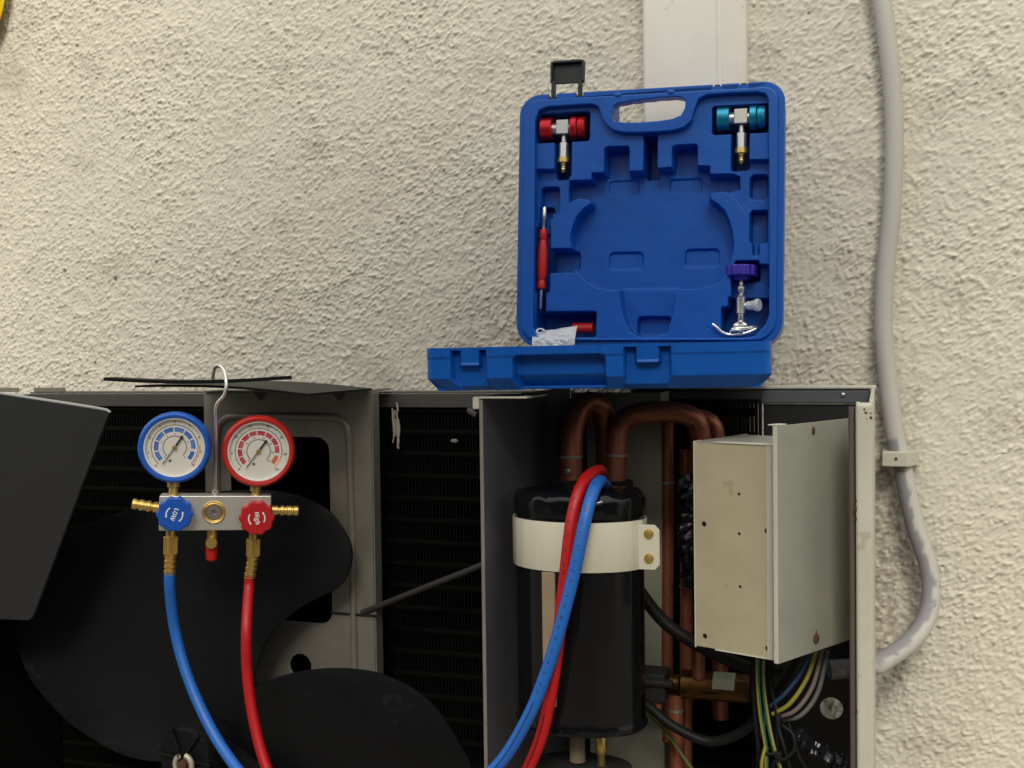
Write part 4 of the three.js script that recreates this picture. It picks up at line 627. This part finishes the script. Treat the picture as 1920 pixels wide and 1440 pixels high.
  // raised seat pips on the handle bar
  part('handle_pip', merge([[112, 276.5], [170, 276.2]].map(([x, y]) => new THREE.SphereGeometry(0.004, 14, 8).scale(1.1, 0.7, 0.35).translate(x * cmm, y * cmm, -0.0004))).applyMatrix4(tilt), M.blue, tc);
  // latches: left one swung up, right one folded back behind the edge
  const lp = poly(S([[34.8, 295], [35.2, 318.5], [36.5, 320], [71.5, 320], [73.2, 318.5], [72.6, 295]]));
  const l1 = sub('latch', tc, 'black plastic latch swung up');
  for (const x of [36.0, 66.3]) part('latch_arm', box(x * cmm, (x + 4.5) * cmm, 0.270, 0.297, -0.010, -0.004, 0.0008).applyMatrix4(tilt), M.black, l1);
  part('latch_plate', merge([extrude(lp, 0.0022, 0.0006).translate(0, 0, -0.012), box(0.0348, 0.0374, 0.2955, 0.319, -0.0098, -0.003, 0.0008), box(0.0702, 0.0728, 0.2955, 0.319, -0.0098, -0.003, 0.0008), box(0.0375, 0.0701, 0.3170, 0.3200, -0.0098, -0.004, 0.0008)]).applyMatrix4(tilt), M.black, l1);
  const l2 = sub('latch', tc, 'black plastic latch folded back');
  for (const x of [215.5, 243.5]) part('latch_arm', box(x * cmm, (x + 6.5) * cmm, 0.271, 0.2835, -0.030, -0.006, 0.0015).applyMatrix4(tilt), M.black, l2);
  part('latch_plate', box(0.214, 0.2515, 0.262, 0.284, -0.068, -0.0645, 0.001).applyMatrix4(tilt), M.black, l2);

  // lid lying flat: walls, floor, and a moulded front with latch and handle recesses
  const lid = sub('lid', tc, 'blue lid lying flat with latch tongues on its front'); lid.rotation.set(0, 2.2 * RAD, 0.45 * RAD); lid.position.set(-0.0112, -0.0378, 0.0111);
  const LW = 290, LH = 37, D = 291; // mm
  const b0 = 10.5;
  // front face: outward offset in mm for a point s along, y up
  const front = (s, y) => {
    let z = 0; const rc = (a, b, c, d, r) => sstep(1.2, -1.2, sdRect([a, c, b, d], r, s, y));
    const latch = [[23.5, 53.5, 30.5, 48.5], [171.5, 209, 180.5, 200.5]];
    z += 0.9 * sstep(LH - 9.2, LH - 8.0, y); // rim band
    const cham = Math.max(0, b0 - y) * 0.95;
    let inL = 0, tong = 0; for (const [a, b, c, d] of latch) { inL = Math.max(inL, rc(a, b, -20, 60, 2)); tong = Math.max(tong, rc(c, d, LH - 16.5, 60, 2)); }
    const hand = rc(78, 155, -20, LH - 8.5, 4);
    let base = z - cham; const lf = -9 - Math.max(0, 4 - y) * 1.2; base += (lf - base) * inL; base += (-1.5 - 0.04 * (LH - y) + 1.4 * sstep(LH - 13, LH - 15.5, y) - base) * tong;
    base += (Math.min(base, -12 - Math.max(0, 13 - y) * 1.0) - base) * hand;
    if (y > LH - 8 && s > 80 && s < 152) base -= 0.8 * (0.5 + 0.5 * Math.sign(Math.sin((s - 80) * 0.56))); // finger ribs on the rim band
    const e = Math.min(s, LW - s); if (e < 9) base -= 9 - Math.sqrt(81 - (9 - e) ** 2); // rounded plan corners
    return base;
  };
  const ns = 340, nyy = 56, FP = [], FI = [];
  for (let j = 0; j <= nyy; j++) for (let i = 0; i <= ns; i++) { const y = LH * j / nyy, s = LW * i / ns, ins = Math.max(0, b0 - y) * 0.95, x = ins + s * (LW - 2 * ins) / LW; FP.push(x * cmm, y * cmm, (D + front(s, y)) * cmm); }
  for (let j = 0; j < nyy; j++) for (let i = 0; i < ns; i++) { const a = j * (ns + 1) + i, b = a + 1, c = a + ns + 1, d = c + 1; FI.push(a, b, d, a, d, c); }
  const fg = new THREE.BufferGeometry(); fg.setAttribute('position', new THREE.Float32BufferAttribute(FP, 3)); fg.setIndex(FI); fg.computeVertexNormals(); boxUV(fg);
  part('lid_front', fg, M.blue, lid);
  // remaining walls (left, right, hinge side) with the same bottom chamfer, then the floor and the top rim
  const wall = (len, m4) => { // profile extruded along its length
    const pr = poly([[0, LH], [0, b0], [9.9, 0], [16, 0], [16, 2], [9, LH]].map(([x, y]) => [x * cmm, y * cmm])); const g = new THREE.ExtrudeGeometry(pr, { depth: len * cmm, bevelEnabled: false }); return boxUV(g.applyMatrix4(m4));
  };
  const Lw = wall(D - 9, new THREE.Matrix4()), Rw = wall(D - 9, new THREE.Matrix4().makeRotationY(Math.PI).setPosition(LW * cmm, 0, (D - 9) * cmm));
  const Bw = wall(LW - 20, new THREE.Matrix4().makeRotationY(-Math.PI / 2).setPosition((LW - 10) * cmm, 0, -0.0005));
  const rim = poly([[0.0005, 0.0005], [LW * cmm - 0.0005, 0.0005], [LW * cmm - 0.0005, (D - 9) * cmm], [(LW - 9) * cmm, (D - 1.5) * cmm], [0.009, (D - 1.5) * cmm], [0.0005, (D - 9) * cmm]]); rim.holes.push(hole([[0.010, 0.010], [LW * cmm - 0.010, 0.010], [LW * cmm - 0.010, 0.274], [0.010, 0.274]]));
  const rg = new THREE.ExtrudeGeometry(rim, { depth: 0.002, bevelEnabled: false }).rotateX(Math.PI / 2).scale(1, 1, 1).translate(0, LH * cmm - 0.0003, 0);
  part('lid_walls', merge([Lw, Rw, Bw, boxUV(rg), box(0.012, LW * cmm - 0.012, 0.0004, 0.003, 0.012, 0.276)]), mat([1, 1, 1], 0.34, 0, { map: M.blue.map, side: THREE.DoubleSide, bumpMap: M.blue.bumpMap, bumpScale: 0.00012, specularIntensity: 0.7 }), lid);
  for (const x of [50, 145, 240]) part('hinge', cyl(0.003, 0.003, 0.03, 14).rotateZ(Math.PI / 2).translate(x * cmm, -0.001, -0.001), M.blue, tc);
}

// ------------------------------------------------------------------ tools lying in the case recesses
function inCase(name, label, category, x, y, z, group) { // base point in case millimetres
  const o = thing(name, label, category, group), m = caseM.clone().multiply(new THREE.Matrix4().makeTranslation(x * cmm, y * cmm, z * cmm));
  m.decompose(o.position, o.quaternion, o.scale); return o;
}
const ax = g => g.rotateZ(-Math.PI / 2); // lathe axis from y to x
function coupler(x, y, wheel, label) {
  const o = inCase('quick_coupler', label, 'coupler', x, y, -17, 'quick couplers in the top corner recesses');
  const wheelG = (a, b, r, rb = 0.8) => { const g = lathe([[0, a], [r - rb, a], [r, a + rb], [r, b - rb], [r - rb, b], [0, b]].map(p => p.map(v => v * cmm)), 40); return ax(g); };
  part('hand_wheel', wheelG(-26, -12.5, 13), wheel, o); part('hand_wheel', merge([wheelG(8.5, 16, 13.3), wheelG(16, 25.5, 12.2, 1.2), wheelG(18.6, 21, 12.6, 0.3)]), wheel, o);
  part('coupler_body', merge([ax(cyl(0.0066, 0.0066, 0.022, 24)).translate(-0.002, 0, 0), box(-0.0075, 0.0065, -0.0075, 0.0085, -0.008, 0.0085, 0.0008)]), M.steel, o);
  part('stem', lathe([[0, -8], [3.2, -8], [3.2, -15], [2.4, -15.4], [2.4, -17], [0, -17]].map(p => p.map(v => v * cmm)), 24), M.chrome, o);
  part('hex_sleeve', cyl(0.0062, 0.0062, 0.0165, 6).rotateY(0.35).translate(0, -0.0248, 0), M.chrome, o);
  part('brass_nut', merge([cyl(0.0076, 0.0076, 0.0055, 6).translate(0, -0.0355, 0), lathe([[0, -38], [3.6, -38], [3.6, -40], [3.1, -40.5], [3.6, -41.5], [3.1, -42.5], [3.6, -43.5], [3.1, -44.5], [3.4, -46], [2.0, -49.5], [0, -50]].map(p => p.map(v => v * cmm)).reverse(), 22)]), M.brass, o);
  return o;
}
coupler(48.6, 246.2, M.anodRed, 'red quick coupler with brass tip in the case recess beside the raised latch');
coupler(244.2, 248.0, M.anodBlue, 'light blue quick coupler with brass tip in the case corner recess');
{ // valve core driver
  const o = inCase('valve_core_driver', 'red handled double ended valve core driver upright in its slot', 'screwdriver', 26.9, 98, -13); o.rotateZ(-0.025);
  const s = a => a.map(p => p.map(v => v * cmm)), hex = s([[0, -33], [4.6, -33], [5.2, -31], [5.2, -25], [4.0, -23.5], [4.2, -22], [5.6, -17], [5.9, 0], [5.5, 17], [4.1, 22], [3.9, 23.5], [5.0, 25], [5.0, 31], [4.3, 34.5], [0, 34.5]]);
  part('driver_handle', new THREE.LatheGeometry(hex.map(p => new THREE.Vector2(...p)), 10), M.red, o);
  part('driver_shaft', lathe(s([[0, 34], [1.9, 34], [1.9, 44], [2.4, 45], [2.5, 58.5], [1.7, 60], [0, 60]]), 18), M.chrome, o); part('driver_shaft', lathe(s([[0, -54.5], [1.5, -54.5], [1.8, -53], [1.8, -33], [0, -33]]), 18), M.chrome, o);
  part('driver_tip', lathe(s([[0, -59], [1.0, -59], [1.7, -57], [1.7, -54.5], [0, -54.5]]), 14), M.black, o);
}
{ // can tapping valve
  const o = inCase('can_tap_valve', 'chrome can tap valve with a purple knob in the lower case corner', 'valve', 246, 50, -14);
  const s = a => a.map(p => p.map(v => v * cmm));
  const kp = Array.from({ length: 96 }, (_, i) => { const a = i / 96 * 6.2832, r = 0.0158 + 0.0007 * Math.cos(a * 12); return [r * Math.cos(a), r * Math.sin(a)]; });
  part('tap_knob', merge([extrude(poly(kp), 0.0118, 0.0015, 3).rotateX(-Math.PI / 2).translate(0, 0.0265, 0), cyl(0.010, 0.0085, 0.004, 24).translate(0, 0.0245, 0)]), M.purple, o);
  part('tap_stem', lathe(s([[0, -27], [4.2, -27], [5.4, -25], [5.4, -22.5], [3.6, -21], [3.6, -14], [5.2, -13], [5.2, 4], [4.2, 5], [2.6, 8], [3.8, 10], [4.4, 14], [3.0, 17], [2.4, 18], [2.4, 25], [0, 25]]).reverse(), 28), M.chrome, o);
  part('tap_port', ax(lathe(s([[0, 0], [3.6, 0], [3.6, 9], [0, 9]]), 20)).rotateY(-0.35).translate(0.003, -0.005, 0), M.chrome, o);
  part('port_cap', ax(lathe(s([[0, 7], [4.6, 7], [4.8, 13], [5.4, 15], [6.6, 17], [6.8, 19.5], [5.8, 21], [2.6, 21.3], [0, 20.4]]), 28)).rotateY(-0.45).translate(0.001, -0.005, 0), M.frost, o, 'translucent white cap on the valve port');
  part('tap_clamp', merge([tube([[-29, -25.2, 10], [-25, -28.5, 10], [-19.5, -33.5, 9], [-14, -35.8, 8], [-6, -36.3, 7], [4, -35, 6], [11, -32.5, 5], [16, -29.8, 3]].map(p => p.map(v => v * cmm)), 0.0019, 50, 12), tube([[-9, -31, 8], [-3, -30, 8], [4, -29.5, 6], [12, -28, 2], [17, -27.6, -3]].map(p => p.map(v => v * cmm)), 0.0021, 40, 12), new THREE.SphereGeometry(0.0042, 16, 12).translate(-0.0042, -0.027, 0.004), new THREE.SphereGeometry(0.004, 16, 12).translate(0.0042, -0.0265, 0.004), new THREE.TorusGeometry(0.006, 0.0018, 10, 24).rotateX(1.3).translate(-0.004, -0.0335, 0.007)]), M.chrome, o);
}
{ // bag of spare seals and a red cap tube
  const o = inCase('plastic_bag', 'small crumpled clear plastic bag hanging out of the lower recess', 'plastic bag', 20, -2, 1.8); 
  const nx = 60, ny = 34, mk = (off) => {
    const P = [], I = []; for (let j = 0; j <= ny; j++) for (let i = 0; i <= nx; i++) { const u = i / nx, v = j / ny, x = 0.5 + 48 * u + 1.4 * v * (u - 0.3), y = -1.5 + (20 + 7.5 * u) * v + 0.8 * N(u * 5, 2) , cr = 2.4 * Math.abs(N(u * 4 + v * 2, v * 3 - u, 5)) + 1.3 * Math.abs(N(u * 9 - v * 6, v * 7, 9)) + 0.6 * N(u * 20, v * 16, 3); P.push(x * cmm, y * cmm, (0.6 + off + cr - 10 * v * v * v) * cmm); }
    for (let j = 0; j < ny; j++) for (let i = 0; i < nx; i++) { const a = j * (nx + 1) + i; I.push(a, a + 1, a + nx + 2, a, a + nx + 2, a + nx + 1); }
    const g = new THREE.BufferGeometry(); g.setAttribute('position', new THREE.Float32BufferAttribute(P, 3)); g.setIndex(I); g.computeVertexNormals(); return boxUV(g);
  };
  part('bag_film', merge([mk(0.8), mk(0)]), mat([0.86, 0.88, 0.90], 0.22, 0, { transmission: 0.5, thickness: 0, side: THREE.DoubleSide }), o);
  part('seal_ring', new THREE.TorusGeometry(0.0028, 0.0009, 8, 22, 4.6).scale(1.5, 1, 1).translate(0.0085, 0.0195, -0.004), M.white, o);
  const r = inCase('red_tube', 'short red plastic tube lying in the lower recess beside the plastic bag', 'tube', 75, 22.5, -22);
  part('tube_body', ax(lathe([[0, -14], [5.2, -14], [5.6, -13], [5.6, 8.6], [5.0, 9.4], [3.4, 9.4], [3.2, 4], [0, 4]].map(p => p.map(v => v * cmm)), 28)), M.red, r);
}

// ------------------------------------------------------------------ yellow hard hat hanging on the wall, mostly out of view
{
  const o = thing('hard_hat', 'yellow hard hat hanging on the stucco wall above the gauges', 'hard hat'); o.position.set(-1.318, 1.378, 0.012); 
  part('hat_shell', lathe([[0, 0.165], [0.03, 0.163], [0.06, 0.152], [0.09, 0.128], [0.108, 0.095], [0.116, 0.055], [0.119, 0.02], [0.136, 0.010], [0.142, 0.006], [0.140, 0.002], [0.118, 0.008]], 56).rotateX(Math.PI / 2), M.yellow, o);
  part('hat_ridge', tube([[0, 0.116, 0.055], [0, 0.085, 0.135], [0, 0.0, 0.1665], [0, -0.085, 0.135], [0, -0.116, 0.055]], 0.008, 40, 10), M.yellow, o);
  part('hat_peg', cyl(0.004, 0.004, 0.03, 12).rotateX(Math.PI / 2).translate(0, 0.10, 0.004), M.steel, o);
}

renderer.render(scene, camera);
